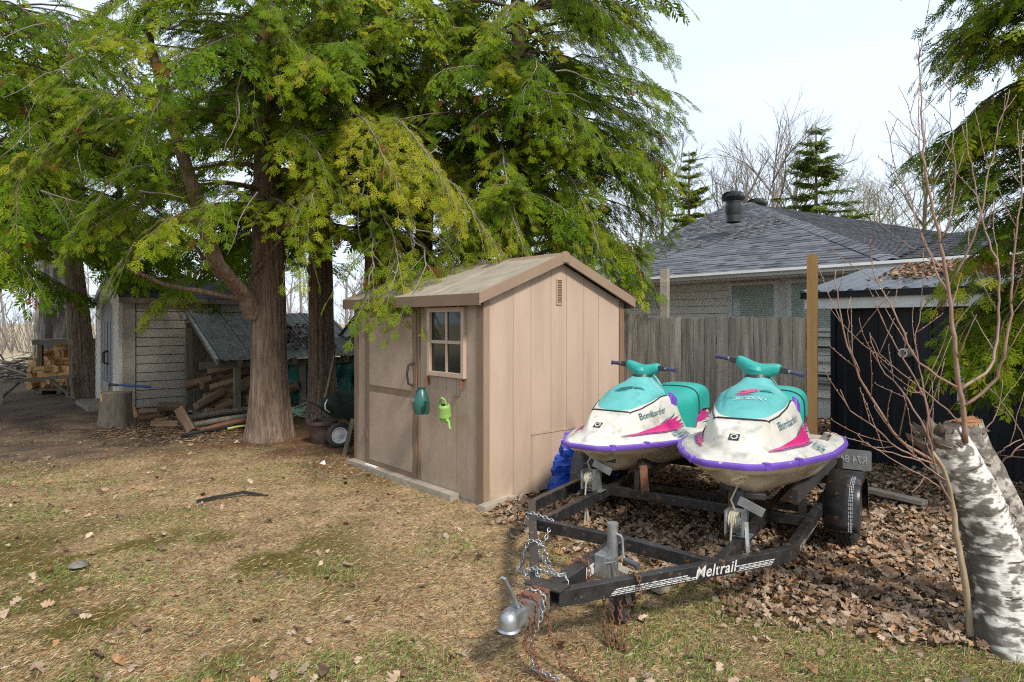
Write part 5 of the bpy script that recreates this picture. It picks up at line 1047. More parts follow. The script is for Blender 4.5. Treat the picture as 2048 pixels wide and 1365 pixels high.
def cedar(x, y, r0, top, lean, label, hmin, rad, nlimb, seed, az_bias=None, tint=.45, size=.15, dens=1.0, flare=1.5, shape=None, back_lod=True, extra=(), blen=.55, vis=None, lower=None, apron=0, aprh=(3, 6), apaz=(-.9, .9), aprL=2.3, aprt=.25):
    random.seed(seed); tr = thing('cedar_tree', (x, y, 0), 0, label, 'tree', 'cedar trees round the sheds')
    tpts = [(0, 0, -.08), (lean[0]*.15, lean[1]*.15, top*.2), (lean[0]*.5, lean[1]*.5, top*.55), (lean[0], lean[1], top)]
    trunk(tr, tpts, [r0*1.15, r0, r0*.72, .03], seed, flare)
    out = []; ga = random.random()*6
    for i in range(nlimb):
        h = hmin+(top-hmin-.3)*(i/nlimb)**1.0; ga += 2.39996+random.uniform(-.3, .3)
        if vis and not vis(ga, h): continue
        c = A(*[np.interp(h, [p[2] for p in tpts], [p[k] for p in tpts]) for k in range(2)]); prof = shape(h) if shape else min(1, (top-h)/(top*.45)+.12)
        Lm = rad*prof*(.72+.45*random.random())
        if lower: Lm *= lower(ga, h)
        if h > 7.0 and random.random() < .6: continue
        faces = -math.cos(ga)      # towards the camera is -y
        lod = 1 if (back_lod and (faces < -.1 or h > 6.3 or y > 10.4)) else 0
        pts = limb_pts((c[0], c[1], h), ga, Lm, random.uniform(.15, .45), random.uniform(.45, .75), random.uniform(.05, .3), .06)
        w = MB().tube(pts, list(np.interp(np.linspace(0, 1, 9), [0, .5, 1], [r0*.13*prof+.010, .007+r0*.03, .003])), 5 if lod == 0 else 4)
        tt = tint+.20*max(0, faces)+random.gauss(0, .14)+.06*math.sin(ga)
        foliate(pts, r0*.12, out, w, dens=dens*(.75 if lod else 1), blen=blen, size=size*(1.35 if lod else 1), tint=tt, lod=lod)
        w.obj('limb', M_twig if random.random() < .35 else M_bark, tr, smooth='all', fix=False)
    for i in range(apron):
        h = random.uniform(*aprh); ga = math.pi+random.uniform(*apaz); c = A(*[np.interp(h, [p[2] for p in tpts], [p[k] for p in tpts]) for k in range(2)]); Lm = aprL*(.65+.5*random.random())
        pts = limb_pts((c[0], c[1], h), ga, Lm, random.uniform(.2, .5), random.uniform(.55, .85), random.uniform(0, .15), .10)
        w = MB().tube(pts, list(np.interp(np.linspace(0, 1, 9), [0, .5, 1], [.022, .011, .003])), 4)
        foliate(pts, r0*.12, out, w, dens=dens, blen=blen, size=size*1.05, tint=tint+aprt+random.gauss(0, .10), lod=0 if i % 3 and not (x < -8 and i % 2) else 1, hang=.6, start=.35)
        w.obj('limb', M_twig if random.random() < .3 else M_bark, tr, smooth='all', fix=False)
    for (pts, tt, dn, hg) in extra:
        q_ = np.array([A(*p)-A(x, y, 0) for p in pts]); dd_ = np.r_[0, np.cumsum(np.linalg.norm(np.diff(q_, axis=0), axis=1))]; pts = list(np.stack([pchip(dd_, q_[:, k])(np.linspace(0, dd_[-1], 12)) for k in range(3)], -1)+rng.normal(0, .022, (12, 3))); w = MB().tube(pts, list(np.linspace(.017, .004, 12)), 5)
        foliate(pts, r0*.10, out, w, dens=dn, blen=blen, size=size, tint=tt, lod=0, hang=hg, start=.12); w.obj('limb', M_twig, tr, smooth='all', fix=False)
    crown(tr, out); NL[0] += len(out); return tr
toward = lambda g_, h: True
# hero boughs of the right-hand cedars, hanging forward over the tan shed
ext = []
def B(pix, tt, dn=1.15, hg=.6): ext.append(([P(*p) for p in pix], tt, dn, hg))
B([(745, 300, 8.9), (760, 250, 8.2), (800, 240, 7.5), (850, 300, 7.0), (900, 390, 6.7)], .86)
B([(740, 260, 9.0), (700, 215, 8.2), (720, 235, 7.5), (760, 300, 7.0), (800, 370, 6.7)], .88)
B([(740, 330, 8.8), (680, 320, 7.9), (640, 360, 7.3), (620, 420, 6.9)], .80)
B([(745, 360, 8.8), (800, 330, 7.8), (900, 360, 7.2), (960, 430, 6.9), (1000, 500, 6.8)], .82)
B([(750, 420, 8.7), (770, 440, 7.6), (790, 500, 6.9), (790, 560, 6.6), (760, 600, 6.45)], .66, .65, .5)
B([(780, 450, 8.0), (830, 480, 7.2), (850, 530, 6.8), (840, 575, 6.5), (815, 600, 6.35)], .68, .65, .5)
B([(740, 440, 8.2), (745, 490, 7.2), (745, 550, 6.8), (735, 590, 6.6), (718, 612, 6.5)], .62, .6, .5)
e_T3 = list(ext); ext.clear()
B([(1030, 260, 9.2), (1060, 200, 8.5), (1130, 210, 7.9), (1200, 280, 7.5)], .62)
B([(1030, 330, 9.2), (1000, 300, 8.3), (1010, 350, 7.6), (1030, 430, 7.2), (1050, 500, 7.0)], .74)
B([(1040, 360, 9.2), (1100, 330, 8.3), (1160, 380, 7.8), (1190, 460, 7.5), (1200, 520, 7.4)], .64)
B([(1040, 200, 9.2), (1120, 120, 8.6), (1220, 110, 8.0), (1300, 160, 7.8)], .55)
B([(1040, 400, 9.1), (980, 390, 8.2), (930, 440, 7.4), (900, 510, 7.0)], .78)
B([(1060, 420, 9.0), (1140, 440, 8.4), (1200, 490, 8.1), (1235, 540, 8.0)], .50)
e_T5 = list(ext); ext.clear()
B([(520, 480, 8.6), (470, 380, 7.8), (430, 400, 7.2), (400, 450, 6.9)], .66)
B([(510, 360, 8.6), (560, 270, 7.8), (620, 280, 7.2), (650, 340, 7.0)], .74)
B([(530, 400, 8.6), (560, 400, 7.7), (600, 440, 7.1), (610, 500, 6.9)], .72)
B([(390, 420, 8.5), (330, 330, 7.8), (260, 340, 7.4), (190, 400, 7.2), (150, 470, 7.1)], .58, 1.0, .5)
B([(370, 300, 8.5), (300, 210, 7.9), (220, 200, 7.5), (130, 260, 7.3), (60, 330, 7.2)], .56, 1.0, .5)
B([(330, 150, 8.4), (260, 90, 7.8), (170, 100, 7.4), (90, 170, 7.2)], .60, 1.0, .5)
B([(330, 60, 8.4), (420, 40, 7.8), (500, 90, 7.4), (560, 170, 7.1)], .66, 1.0, .5)
B([(420, 470, 8.6), (350, 430, 8.0), (300, 460, 7.6), (240, 520, 7.5)], .60, .9, .5)
e_T1 = list(ext); ext.clear()
LEFT_L = lambda g_, h: 1.0
cedar(-3.3, 8.77, .215, 8.2, (-.15, .2), 'thickest cedar tree with flared trunk right before the lean-to shelter', 2.75, 2.5, 42, 11, tint=.42, extra=e_T1, flare=1.42, apron=18, aprh=(3.9, 6.4), apaz=(-.9, .5), aprt=.12)
cedar(-3.12, 10.6, .19, 8.4, (-.2, .2), 'straight cedar tree whose trunk stands between green tarp and tan shed', 2.9, 2.4, 34, 12, tint=.34, flare=1.45, dens=.9)
cedar(-2.02, 9.7, .20, 8.4, (.0, .1), 'cedar tree whose dark trunk rises just behind the left end of the tan shed roof', 3.1, 2.3, 36, 13, tint=.46, extra=e_T3, apron=24, aprh=(4.0, 6.2), apaz=(-1.1, .7), aprt=.20, aprL=2.3)
cedar(-1.50, 10.6, .16, 8.0, (.15, .1), 'thinner cedar tree trunk rising behind the middle of the tan shed roof', 3.3, 2.2, 26, 14, tint=.36, dens=.9)
cedar(0.10, 9.35, .18, 8.4, (.0, .1), 'rightmost cedar tree of the row, its crown ending beside the open sky', 2.25, 2.0, 84, 15, tint=.44, extra=e_T5, shape=lambda h: min(1, (8.8-h)/2.4+.1), apron=30, aprh=(3.1, 6.2), apaz=(-1.65, .6), aprt=.10, aprL=1.95)
cedar(-9.35, 14.1, .20, 8.0, (-1.0, .3), 'leaning cedar tree in front of the small log store on the left', 2.9, 3.0, 34, 16, tint=.34, dens=.8, size=.19, flare=1.6)
cedar(-9.0, 14.55, .085, 7.0, (.1, .2), 'slender cedar tree stem tight against the beige shed door side', 3.2, 1.6, 14, 17, tint=.34, dens=.7, size=.19, flare=1.2)
cedar(-8.6, 10.2, .22, 8.2, (.2, -.1), 'left edge cedar tree with only its overhanging crown in view', 2.5, 3.1, 50, 18, tint=.42, dens=.95, apron=40, aprh=(3.2, 6.6), apaz=(-2.0, .1), aprL=3.3, aprt=.06)
cedar(-5.6, 14.9, .16, 8.6, (-.1, -.6), 'cedar tree growing behind the beige shed with its crown above the roof', 3.1, 3.0, 24, 19, tint=.30, dens=.8, size=.18)
cedar(4.55, 5.35, .13, 5.9, (.0, -.1), 'bright green cedar tree overhanging the black shed at the right', 1.30, 1.05, 175, 20, apron=90, aprh=(1.3, 5.0), apaz=(-1.0, 1.5), aprL=1.0, aprt=.10, tint=.52, dens=1.45, size=.135, blen=.40, shape=lambda h: min(1.0, max(.62, .58+.17*(h-1.4))), back_lod=False, vis=lambda ga, h: math.cos(ga) < .6 and math.sin(ga) < .75)
# leaning second stem of the thickest cedar
T1 = [o for o in bpy.data.objects if o.get('label', '').startswith('thickest cedar')][0]
def tl(px, py, Y): q = P(px, py, Y); return (q[0]+3.3, q[1]-8.77, q[2])
trunk(T1, [tl(512, 640, 8.72), tl(498, 600, 8.6), tl(462, 560, 8.3), tl(430, 520, 8.1), tl(402, 430, 7.85), tl(375, 340, 7.7), tl(345, 240, 7.6), tl(300, 90, 7.6), tl(285, -60, 7.6)], [.15, .13, .11, .10, .085, .078, .066, .05, .04], 5, 1.0, 20, nm_='leaning_stem', rows=70)
for pts, r_ in (([(372, 330, 8.3), (340, 260, 8.0), (300, 200, 7.7)], .03), ([(505, 600, 8.6), (440, 590, 8.4), (330, 570, 8.2), (240, 530, 8.0)], .045), ([(440, 560, 8.5), (380, 480, 8.1), (310, 420, 7.9), (250, 360, 7.7)], .025), ([(540, 470, 8.6), (620, 420, 8.2), (690, 400, 7.9)], .03), ([(500, 560, 8.7), (560, 480, 8.3), (640, 470, 8.0)], .02)):
    MB().tube([tl(*p) for p in pts], list(np.linspace(r_, r_*.4, len(pts))), 7).obj('limb', M_bark, T1, smooth=True)
random.seed(99)
# bare pale twigs reaching out of the crown
for k in range(26):
    px, py = random.uniform(60, 1150), random.uniform(30, 470); p = A(*tl(px, py, random.uniform(6.9, 7.7))); a = random.uniform(-2.6, .4); pts = [p]; d = A(math.cos(a), random.uniform(-.4, .4), math.sin(a)*.6)
    for i in range(6): d = nrm(d+A(random.uniform(-.35, .35), random.uniform(-.3, .3), random.uniform(-.45, .2))); pts.append(pts[-1]+d*.13)
    MB().tube(pts, list(np.linspace(.009, .003, 7)), 5).obj('bare_twig', M_twig, T1, smooth=True)

# ------------------------------------------------------------ far trees
def bare(mb, p, d, L_, r, depth, spread=.55, n=3, minr=.006):
    pts = [p]; q = A(*p); dd = A(*d)
    for i in range(3): dd = nrm(dd+A(random.gauss(0, .08), random.gauss(0, .08), random.gauss(.03, .05))); q = q+dd*L_/3; pts.append(q)
    if depth == 0: mb.tube([pts[0], pts[2], pts[3]], [r, r*.7, r*.4], 3, cap=False)
    else: mb.tube(pts, [r, r*.88, r*.76, r*.62], 3 if depth < 3 else 5, cap=False)
    if depth == 0: return
    for k in range(n+(depth > 1)):
        t = .35+.65*(k+1)/(n+1); b = A(*[np.interp(t*3, range(4), np.array(pts)[:, j]) for j in range(3)]); a = random.random()*6.28; u = nrm(np.cross(dd, A(math.cos(a), math.sin(a), .3)))
        bare(mb, b, nrm(dd+u*spread*(.7+.6*random.random())), L_*(.55+.25*random.random()), max(minr, r*.5), depth-1, spread, n, minr)
M_farbark = mat('far_bark', (.20, .17, .14), (.14, .12, .10), rough=.95); M_budbark = mat('budding_twigs', (.30, .28, .13), (.24, .2, .12), rough=.95)
def bare_tree(px, py_top, Y, label, seed, m=None, base=0, spread=.5, depth=5, frac=.36, mr=.012, n=3, group='bare trees behind the house'):
    random.seed(seed); top = CAMH-(py_top-HOR)/F_PX*Y; x = (px-1024)/F_PX*Y; t = thing('bare_tree', (x, Y, 0), 0, label, 'tree', group); mb = MB(); H = top
    mt = MB().tube([(0, 0, -.2), (.05, 0, H*.3), (0, .05, H*.55), (.1, 0, H*.72)], [H*.014, H*.011, H*.008, H*.004], 6); mt.obj('trunk', m or M_farbark, t, smooth=True)
    for i in range(11):
        h = H*(.24+.48*i/10); a = i*2.4+random.random(); bare(mb, (0, 0, h), nrm(A(math.cos(a)*.7, math.sin(a)*.7, .95)), H*frac*.62*(1.15-.5*i/12), H*.005, depth-2, spread, n, mr)
    bare(mb, (0, 0, H*.7), (0, 0, 1), H*.18, H*.004, depth-2, spread, n, mr)
    tag(mb.obj('branches', m or M_farbark, t, fix=False), kind='stuff'); return t
bare_tree(1545, 235, 36, 'tallest bare tree left of the dark spruce', 1, mr=.007)
bare_tree(1490, 280, 38, 'slimmer bare tree just left of the tallest bare one', 2, mr=.006, frac=.3)
bare_tree(1445, 325, 40, 'low bare tree right above the turbine vent', 3, mr=.007)
bare_tree(1325, 275, 38, 'bare tree showing just right of the cedar crown edge', 4, mr=.007)
bare_tree(1280, 340, 44, 'pale bare tree partly behind the cedar crown', 5, mr=.007)
bare_tree(1590, 255, 40, 'bare tree half hidden behind the dark spruce', 21, mr=.007)
bare_tree(1690, 370, 42, 'pale yellow budding tree right of the dark spruce', 6, m=M_budbark, spread=.8, mr=.008, n=4)
bare_tree(1760, 350, 40, 'budding willow tree between spruce and sapling', 7, m=M_budbark, spread=.8, mr=.008, n=4)
bare_tree(1850, 240, 38, 'bare tree seen through the birch sapling shoots', 8, mr=.007)
bare_tree(1960, 330, 42, 'bare tree behind the right cedar', 9, mr=.007)
def spruce(px, py_top, Y, label, seed, wr, tint, base_h=.0, gap=.28):
    random.seed(seed); top = CAMH-(py_top-HOR)/F_PX*Y; x = (px-1024)/F_PX*Y; t = thing('spruce_tree', (x, Y, 0), 0, label, 'tree')
    MB().tube([(0, 0, -.2), (0, 0, top*.5), (0, 0, top)], [top*.016, top*.010, .02], 7).obj('trunk', M_bark, t, smooth=True); out = []; w = MB(); h = top*.12
    while h < top-.15:
        fr = (top-h)/top; nb = random.randint(4, 6)
        for k in range(nb):
            a = random.random()*6.28; L_ = top*wr*(fr**.9)*random.choice((.55, .75, .9, 1.1))+.10; pts = limb_pts((0, 0, h), a, L_, .12 if fr > .3 else .5, .34, .22, .03, 6); w.tube(pts, list(np.linspace(.02+.02*fr, .006, 6)), 3, cap=False)
            for j in range(int(L_/.16)+2):
                q = .12+.88*j/(int(L_/.16)+1); c = A(*[np.interp(q, np.linspace(0, 1, 6), np.array(pts)[:, kk]) for kk in range(3)]); dh = A(math.sin(a), math.cos(a), 0); sd = A(dh[1], -dh[0], 0)
                for s in (-1, 1, 0): out.append((*c, *nrm(dh*.8+sd*s*.9+A(0, 0, random.uniform(-.25, .25))), *nrm(A(random.gauss(0, .35), random.gauss(0, .35), 1)), (.36+.16*(1-q))*(.7+.5*random.random())*(1 if L_ > .7 else .7), tint+random.gauss(0, .1), 1))
        h += gap*(.7+.6*random.random())
    tag(w.obj('branches', M_farbark, t, fix=False), kind='stuff'); o = np.array(out); place_sprays('crown', o[:, :3], o[:, 3:6], o[:, 6:9], o[:, 9], tint_col(o[:, 10])*A(1.25, 1.05, 1.7), SP_LO, M_needle, t); return t
spruce(1632, 247, 30, 'tall dark spruce tree rising behind the house roof', 31, .40, .45, gap=.38)
spruce(1378, 302, 34, 'smaller spruce tree between cedar crown and turbine vent', 32, .30, .55, gap=.38)
# distant mixed wood behind everything: a mass of stems nobody could count
random.seed(5); mb = MB(); 
for i in range(120):
    a = R(random.uniform(-44, 40)); D = random.uniform(52, 85); x, y = D*math.sin(a), D*math.cos(a); H = random.uniform(6, 10.5)*(D/65)*(1 if a < .10 else .72)
    mb.tube([(x, y, 0), (x+random.gauss(0, .4), y, H*.6), (x+random.gauss(0, .6), y, H*.8)], [.16, .09, .04], 4, cap=False)
    for k in range(7): az = random.random()*6.28; bare(mb, (x, y, H*random.uniform(.12, .75)), nrm(A(math.cos(az)*.8, math.sin(az)*.8, .8)), H*.22, .04, 1, .6, 4, .018)
tag(mb.obj('far_woods', mat('woods_twigs', (.24, .20, .18), (.17, .14, .125), scale=.2, rough=1), fix=False), 'grey brown leafless woodland edge far beyond the field', kind='stuff')
# scrubby undergrowth line in front of that wood, left side
random.seed(6); mb = MB()
for i in range(260):
    a = R(random.uniform(-44, -8)); D = random.uniform(38, 50); x, y = D*math.sin(a), D*math.cos(a); az = random.random()*6.28
    for k in range(3): az = random.random()*6.28; mb.tube([(x, y, 0), (x+math.cos(az)*.5, y+math.sin(az)*.5, random.uniform(.9, 1.9)), (x+math.cos(az)*.9, y+math.sin(az)*.9, random.uniform(1.4, 2.6))], [.02, .014, .006], 3, cap=False)
tag(mb.obj('brush_thicket', M_farbark, fix=False), 'leafless brown scrub along the edge of the field', kind='stuff')
print('sprays', NL[0])
# ------------------------------------------------------------ rough old trees at the left
def plain_tree(x, y, r, label, seed, m):
    t = thing('old_tree', (x, y, 0), 0, label, 'tree'); trunk(t, [(0, 0, -.1), (.05, 0, 2), (.0, .1, 5), (.2, .2, 8)], [r*1.05, r, r*.85, r*.5], seed, 1.25, 56, m=m, fissure=.06, lobes=9); random.seed(seed); mb = MB()
    for i in range(7): a = random.random()*6.28; bare(mb, (0, 0, 3.6+i*.5), nrm(A(math.cos(a), math.sin(a), .8)), 1.7, r*.16, 3)
    tag(mb.obj('branches', M_farbark, t, fix=False), kind='stuff')
plain_tree(-12.65, 17.8, .36, 'massive old tree with deeply furrowed grey bark behind the small log store', 3, M_maplebark)
plain_tree(-14.2, 19.4, .17, 'smooth grey tree trunk left of the furrowed old tree', 4, M_maplebark)
# ------------------------------------------------------------ firewood
def split_log(ln, r, kind=0):
    mb = MB(); n = 6; a0 = random.random()*6; ang = sorted([0, .9+random.random()*.4, 1.9+random.random()*.4, 2.7, 3.6+random.random()*.5, 4.8+random.random()*.6]); V = []
    for x in (-ln/2, -ln/6, ln/6, ln/2):
        for a in ang: k = r*(.75+.35*abs(math.cos(a*1.5+a0)))*(1+random.uniform(-.06, .06)); V.append((x, k*math.cos(a), k*math.sin(a)))
    F = [(i*6+j, i*6+(j+1) % 6, i*6+6+(j+1) % 6, i*6+6+j) for i in range(3) for j in range(6)]+[tuple(range(5, -1, -1)), tuple(range(18, 24))]
    return mb.add(V, F)
random.seed(41)
protos = []; 
for k in range(5):
    me = split_log(.42, .075+.012*(k % 3)).obj('firewood', M_cut, bevel=.004); protos.append(me)
protos_old = []
for k in range(4): protos_old.append(split_log(.44, .085).obj('firewood', M_oldcut, bevel=.004))
def place_log(pool, used, loc, rot, label, group):
    o = pool[random.randrange(len(pool))]
    if o.name not in used: used.add(o.name)
    else: o = inst(o, (0, 0, 0))
    o.location = loc; o.rotation_euler = rot; tag(o, label, 'firewood', group)
used = set(); GL = 'split logs at the small log store'
for row in range(9):
    for j in range(9):
        z = .20+row*.115; px = 75+j*13+random.uniform(-5, 5)+(row > 4)*16; Yp = 14.9+random.uniform(-.15, .15)-(row < 4)*.45
        if row > 6 and j < 3: continue
        if row < 4 and px < 70: continue
        q = P(px, 600, Yp); place_log(protos, used, (q[0], q[1], z), (random.random()*6, random.uniform(-.12, .12), random.choice((1.2, .2, .4, 1.45, 1.0))+random.uniform(-.3, .3)), 'fresh orange split firewood piece piled at the small log store', GL)
used2 = set()
for k in range(46):
    a, b = random.uniform(-.05, 1.3), random.uniform(.10, 1.2); z = .14+.62*random.random()*(.25+.75*b/1.2)+.08*(a/1.3); place_log(protos_old, used2, on_lt(a, b, z), (random.random()*6, random.uniform(-.5, -.1), ROT+random.uniform(-.5, .5)), 'dark weathered split log heaped under the lean-to roof', 'logs under the lean-to')
def one_log(px, py, h, rot, label, pool=protos_old, s=1):
    g_ = G(px, py, h); o = inst(pool[random.randrange(len(pool))], g_, rot, (s, s, s)); tag(o, label, 'firewood')
one_log(372, 842, .16, (.4, .75, -.55), 'brown log propped steeply between chopping block and thick cedar'); one_log(345, 815, .16, (.2, .05, .35), 'long grey split log lying behind the propped one'); one_log(308, 826, .06, (.2, 0, .2), 'flat grey log nearest the beige shed wall')
one_log(266, 825, .12, (.2, 1.25, .3), 'small orange log standing beside the chopping block', protos, .62); one_log(322, 840, .02, (.9, .05, .9), 'short pale wedge of wood by the log heap', protos, .5)
one_log(395, 700, .42, (.9, -.25, .5), 'topmost orange tinted log in the lean-to', protos_old, 1)
for k, (px, py, h, r_, lab) in enumerate(((298, 838, .05, .3, 'short bark slab lying left of the propped log'), (330, 850, .04, -.5, 'split log half buried in chips before the propped log'), (410, 812, .14, .5, 'dark log at the foot of the lean-to post'), (436, 826, .09, .1, 'brown log end right of the lean-to post'), (352, 800, .10, .2, 'log lying against the beige shed wall behind the others'), (405, 780, .30, .5, 'angled log sticking out of the left side of the lean-to'))):
    one_log(px, py, h, (.3+k, .05*k, ROT+r_), lab, protos_old, .8+.05*k)
# poles laid on the ground beside the thick cedar
for k, (a, b, r_, m_, lab) in enumerate((((372, 838), (500, 818), .045, M_logbark, 'thick grey pole lying on top by the cedar trunk'), ((390, 850), (500, 832), .04, M_oldwood, 'second weathered pole below the thick grey one'), ((400, 862), (502, 838), .035, M_rust, 'rusty brown pipe along the pole pile'), ((362, 872), (505, 846), .022, M_blackpl, 'thin black pipe in front of the pole pile'), ((378, 824), (455, 818), .022, M_steel, 'thin silver tube at the back of the pole pile'), ((455, 858), (502, 851), .016, mat('lime_pipe', (.42, .50, .12), rough=.5), 'short lime green tube at the foot of the cedar'))):
    p, q = G(*a, .06), G(*b, .16 if k < 3 else .08); o = MB().tube([p, (A(*p)+A(*q))/2+A(0, 0, .01), q], r_, 8).obj('pole', m_, smooth=True); tag(o, lab, 'pole')
o = MB().beam(G(462, 815, .1), G(520, 812, .12), .14, .13).obj('timber_block', M_oldwood); tag(o, 'square green grey timber offcut behind the pole pile', 'timber')
# stump with splitting axe
g_ = G(231, 852); st = thing('chopping_block', g_, 0, 'bark covered chopping block stump before the beige shed', 'stump')
V = trunk(st, [(0, 0, -.03), (0, 0, .25), (.01, 0, .52)], [.215, .20, .20], 8, 1.12, 40, nm_='bark', m=M_logbark, rows=24, fissure=.03)
MB().lathe([(.0, .525), (.12, .528), (.19, .52), (.205, .50)], (0.01, 0, 0), 30).obj('cut_face', mat('stump_face', (.26, .19, .12), (.16, .12, .08), scale=14, rough=.9, bump=.4), st)
MB().poly([(-.20, -.02, .50), (-.21, -.03, .36), (-.17, -.12, .30), (-.12, -.17, .40), (-.14, -.15, .51)], (.02, .02, 0)).obj('torn_splinter', M_cut, st)
ax = thing('splitting_axe', (g_[0]-.13, g_[1]-.02, .53), 0, 'splitting axe with blue handle stuck in the chopping block', 'axe')
MB().add([(-.05, -.01, .0), (.04, -.01, .0), (.05, -.035, .13), (-.03, -.035, .16), (-.05, .01, .0), (.04, .01, .0), (.05, .035, .13), (-.03, .035, .16)], [(0, 1, 2, 3), (7, 6, 5, 4), (0, 4, 5, 1), (1, 5, 6, 2), (2, 6, 7, 3), (3, 7, 4, 0)]).obj('axe_head', M_steel, ax, bevel=.004)
MB().tube([(.0, 0, .115), (.18, 0, .10)], .020, 10).obj('handle_collar', M_blackpl, ax, smooth=True); MB().tube([(.17, 0, .10), (.45, .02, .085), (.66, .03, .07)], [.016, .017, .021], 10).obj('handle', mat('blue_fibreglass', (.015, .045, .16), (.02, .06, .2), rough=.4), ax, smooth=True)
# small log store
ls = thing('log_store', (-10.0, 14.9, 0), .18, 'small grey flat roofed log store behind the leaning cedar', 'shelter')
for k in range(5): MB().box(-.75+k*.30, -.46+k*.30, -.45, .95, 1.19+.01*(k % 2), 1.215+.01*(k % 2)).obj('roof_board', M_oldwood, ls)
MB().box(-.76, .76, -.475, -.45, 1.10, 1.20).obj('fascia', M_oldwood, ls)
for x in (-.62, .65):
    for y in (-.4, .85): MB().box(x-.045, x+.045, y-.045, y+.045, 0, 1.12).obj('post', M_oldwood, ls)
for k in range(6): MB().box(-.62, .65, .86, .885, .15+k*.16, .29+k*.16).obj('wall_board', M_oldwood, ls)
MB().box(-.7, .7, -.5, .8, .08, .13).obj('floor_board', M_oldwood, ls)
for x in (-.6, -.2, .2, .6): MB().box(x-.05, x+.05, -.5, .8, 0, .08).obj('bearer', M_oldwood, ls)
# sawhorse
sw = thing('sawhorse', G(75, 800), 0, 'grey timber sawhorse rail standing at the left edge', 'sawhorse'); o_ = A(*G(75, 800))
def rel(px, py, Y): return A(*P(px, py, Y))-o_
MB().beam(rel(-30, 768, 13.3), rel(150, 752, 13.6), .05, .07).obj('rail', M_oldwood, sw)
for a, b in (((140, 757, 13.5), (147, 800, 13.1)), ((138, 757, 13.6), (139, 795, 13.9)), ((2, 768, 13.2), (2, 812, 12.6)), ((100, 758, 13.6), (138, 790, 13.5)), ((40, 763, 13.5), (3, 795, 13.0))): MB().beam(rel(*a), rel(*b), .05, .05).obj('leg', M_oldwood, sw)
# brush pile: a tangle of cut branches
random.seed(77); mb = MB(); q = A(*G(38, 762))
for k in range(150):
    p = q+A(random.gauss(0, .9), random.uniform(-.5, .9), random.uniform(.03, .75)*random.random()+.04); a = random.random()*6.28; L_ = random.uniform(.5, 2.1); d = A(math.cos(a), math.sin(a)*.6, random.uniform(-.15, .3)); pts = [p-d*L_/2]
    for i in range(5): d = nrm(d+A(random.gauss(0, .12), random.gauss(0, .12), random.gauss(0, .12))); pts.append(pts[-1]+d*L_/5)
    pts = [A(a_[0], a_[1], max(a_[2], .02)) for a_ in pts]; r_ = random.choice((.01, .014, .02, .035)); mb.tube(pts, list(np.linspace(r_, r_*.4, 6)), 4, cap=False)
tag(mb.obj('brush_pile', M_twig, fix=False), 'tangled pile of grey cut branches at the left edge', kind='stuff')
# plant pot, wheelbarrow, leaning stick, board, hose
pp = thing('plant_pot', G(645, 888), 0, 'brown embossed plant pot with dead stems beside the cart wheel', 'pot')
M_pot = mat('brown_resin_pot', (.075, .045, .035), (.055, .035, .03), scale=8, rough=.5, bump=.9, bscale=14)
MB().lathe([(0, 0), (.12, 0), (.135, .02), (.165, .14), (.18, .25), (.185, .26), (.20, .265), (.205, .30), (.195, .31), (.18, .30), (.17, .25)], n=30).obj('pot_body', M_pot, pp, smooth=True); MB().lathe([(0, .26), (.175, .255)], n=20).obj('soil', mat('pot_soil', (.05, .035, .025), scale=20, rough=1), pp)
for k in range(9): a = random.random()*6.28; r_ = random.uniform(.02, .13); x, y = r_*math.cos(a), r_*math.sin(a); MB().tube([(x, y, .25), (x*1.2, y*1.2, .34), (x*1.6+.02, y*1.5, .40+.06*random.random())], [.003, .0025, .001], 4).obj('dead_stem', M_twig, pp)
wb_ = thing('wheelbarrow', (-2.22, 8.2, 0), 0, 'dark wheelbarrow with a pale rimmed wheel tucked behind the tan shed', 'wheelbarrow'); c = (0.02, 0, .165)
def tyre(c, R0, w, par, m2):
    dvec = nrm(A(.55, -1, 0)); qr = Vector(dvec).to_track_quat('X', 'Z').to_euler()
    t = MB().lathe([(R0*.62, -w*.5), (R0*.8, -w*.62), (R0*.95, -w*.45), (R0, 0), (R0*.95, w*.45), (R0*.8, w*.62), (R0*.62, w*.5)], (0, 0, 0), 28, 'x').obj('tyre', M_rubber, par, smooth=True); t.location = c; t.rotation_euler = qr
    r_ = MB().lathe([(0, w*.5), (R0*.12, w*.55), (R0*.16, w*.25), (R0*.45, w*.2), (R0*.60, w*.52), (R0*.64, w*.5), (R0*.62, -w*.4), (0, -w*.4)], (0, 0, 0), 24, 'x').obj('rim', M_rim, t, smooth=True)
tyre(c, .165, .075, wb_, 0)
MB().add([(-.1, .15, .35), (.5, .1, .35), (.55, .9, .38), (-.1, .8, .38), (-.28, -.05, .56), (.62, -.1, .56), (.7, 1.1, .62), (-.3, 1.0, .62)], [(0, 1, 2, 3), (0, 1, 5, 4), (1, 2, 6, 5), (2, 3, 7, 6), (3, 0, 4, 7)]).obj('tray', mat('dark_tray', (.02, .035, .03), (.03, .045, .04), rough=.5), wb_)
MB().tube([(-.35, -.3, .66), (-.2, -.1, .55), (.1, .3, .3), (.2, .9, .28)], .014, 8).obj('handle', M_frame, wb_, smooth=True); MB().tube([(-.30, -.15, .48), (-.1, .0, .36), (.04, .02, .17)], .012, 8).obj('frame_bar', M_frame, wb_, smooth=True)
MB().tube([(-.12, -.05, .62), (-.14, -.08, .56), (-.13, -.09, .50), (-.08, -.06, .46)], .008, 6).obj('cable_loop', M_steel, wb_, smooth=True)
o = MB().tube([P(640, 832, 8.6), P(656, 770, 8.75), P(668, 710, 9.0)], .013, 7).obj('leaning_stick', M_logbark, smooth=True); tag(o, 'thin dark stick leaning on the cedar trunk above the pot', 'stick')
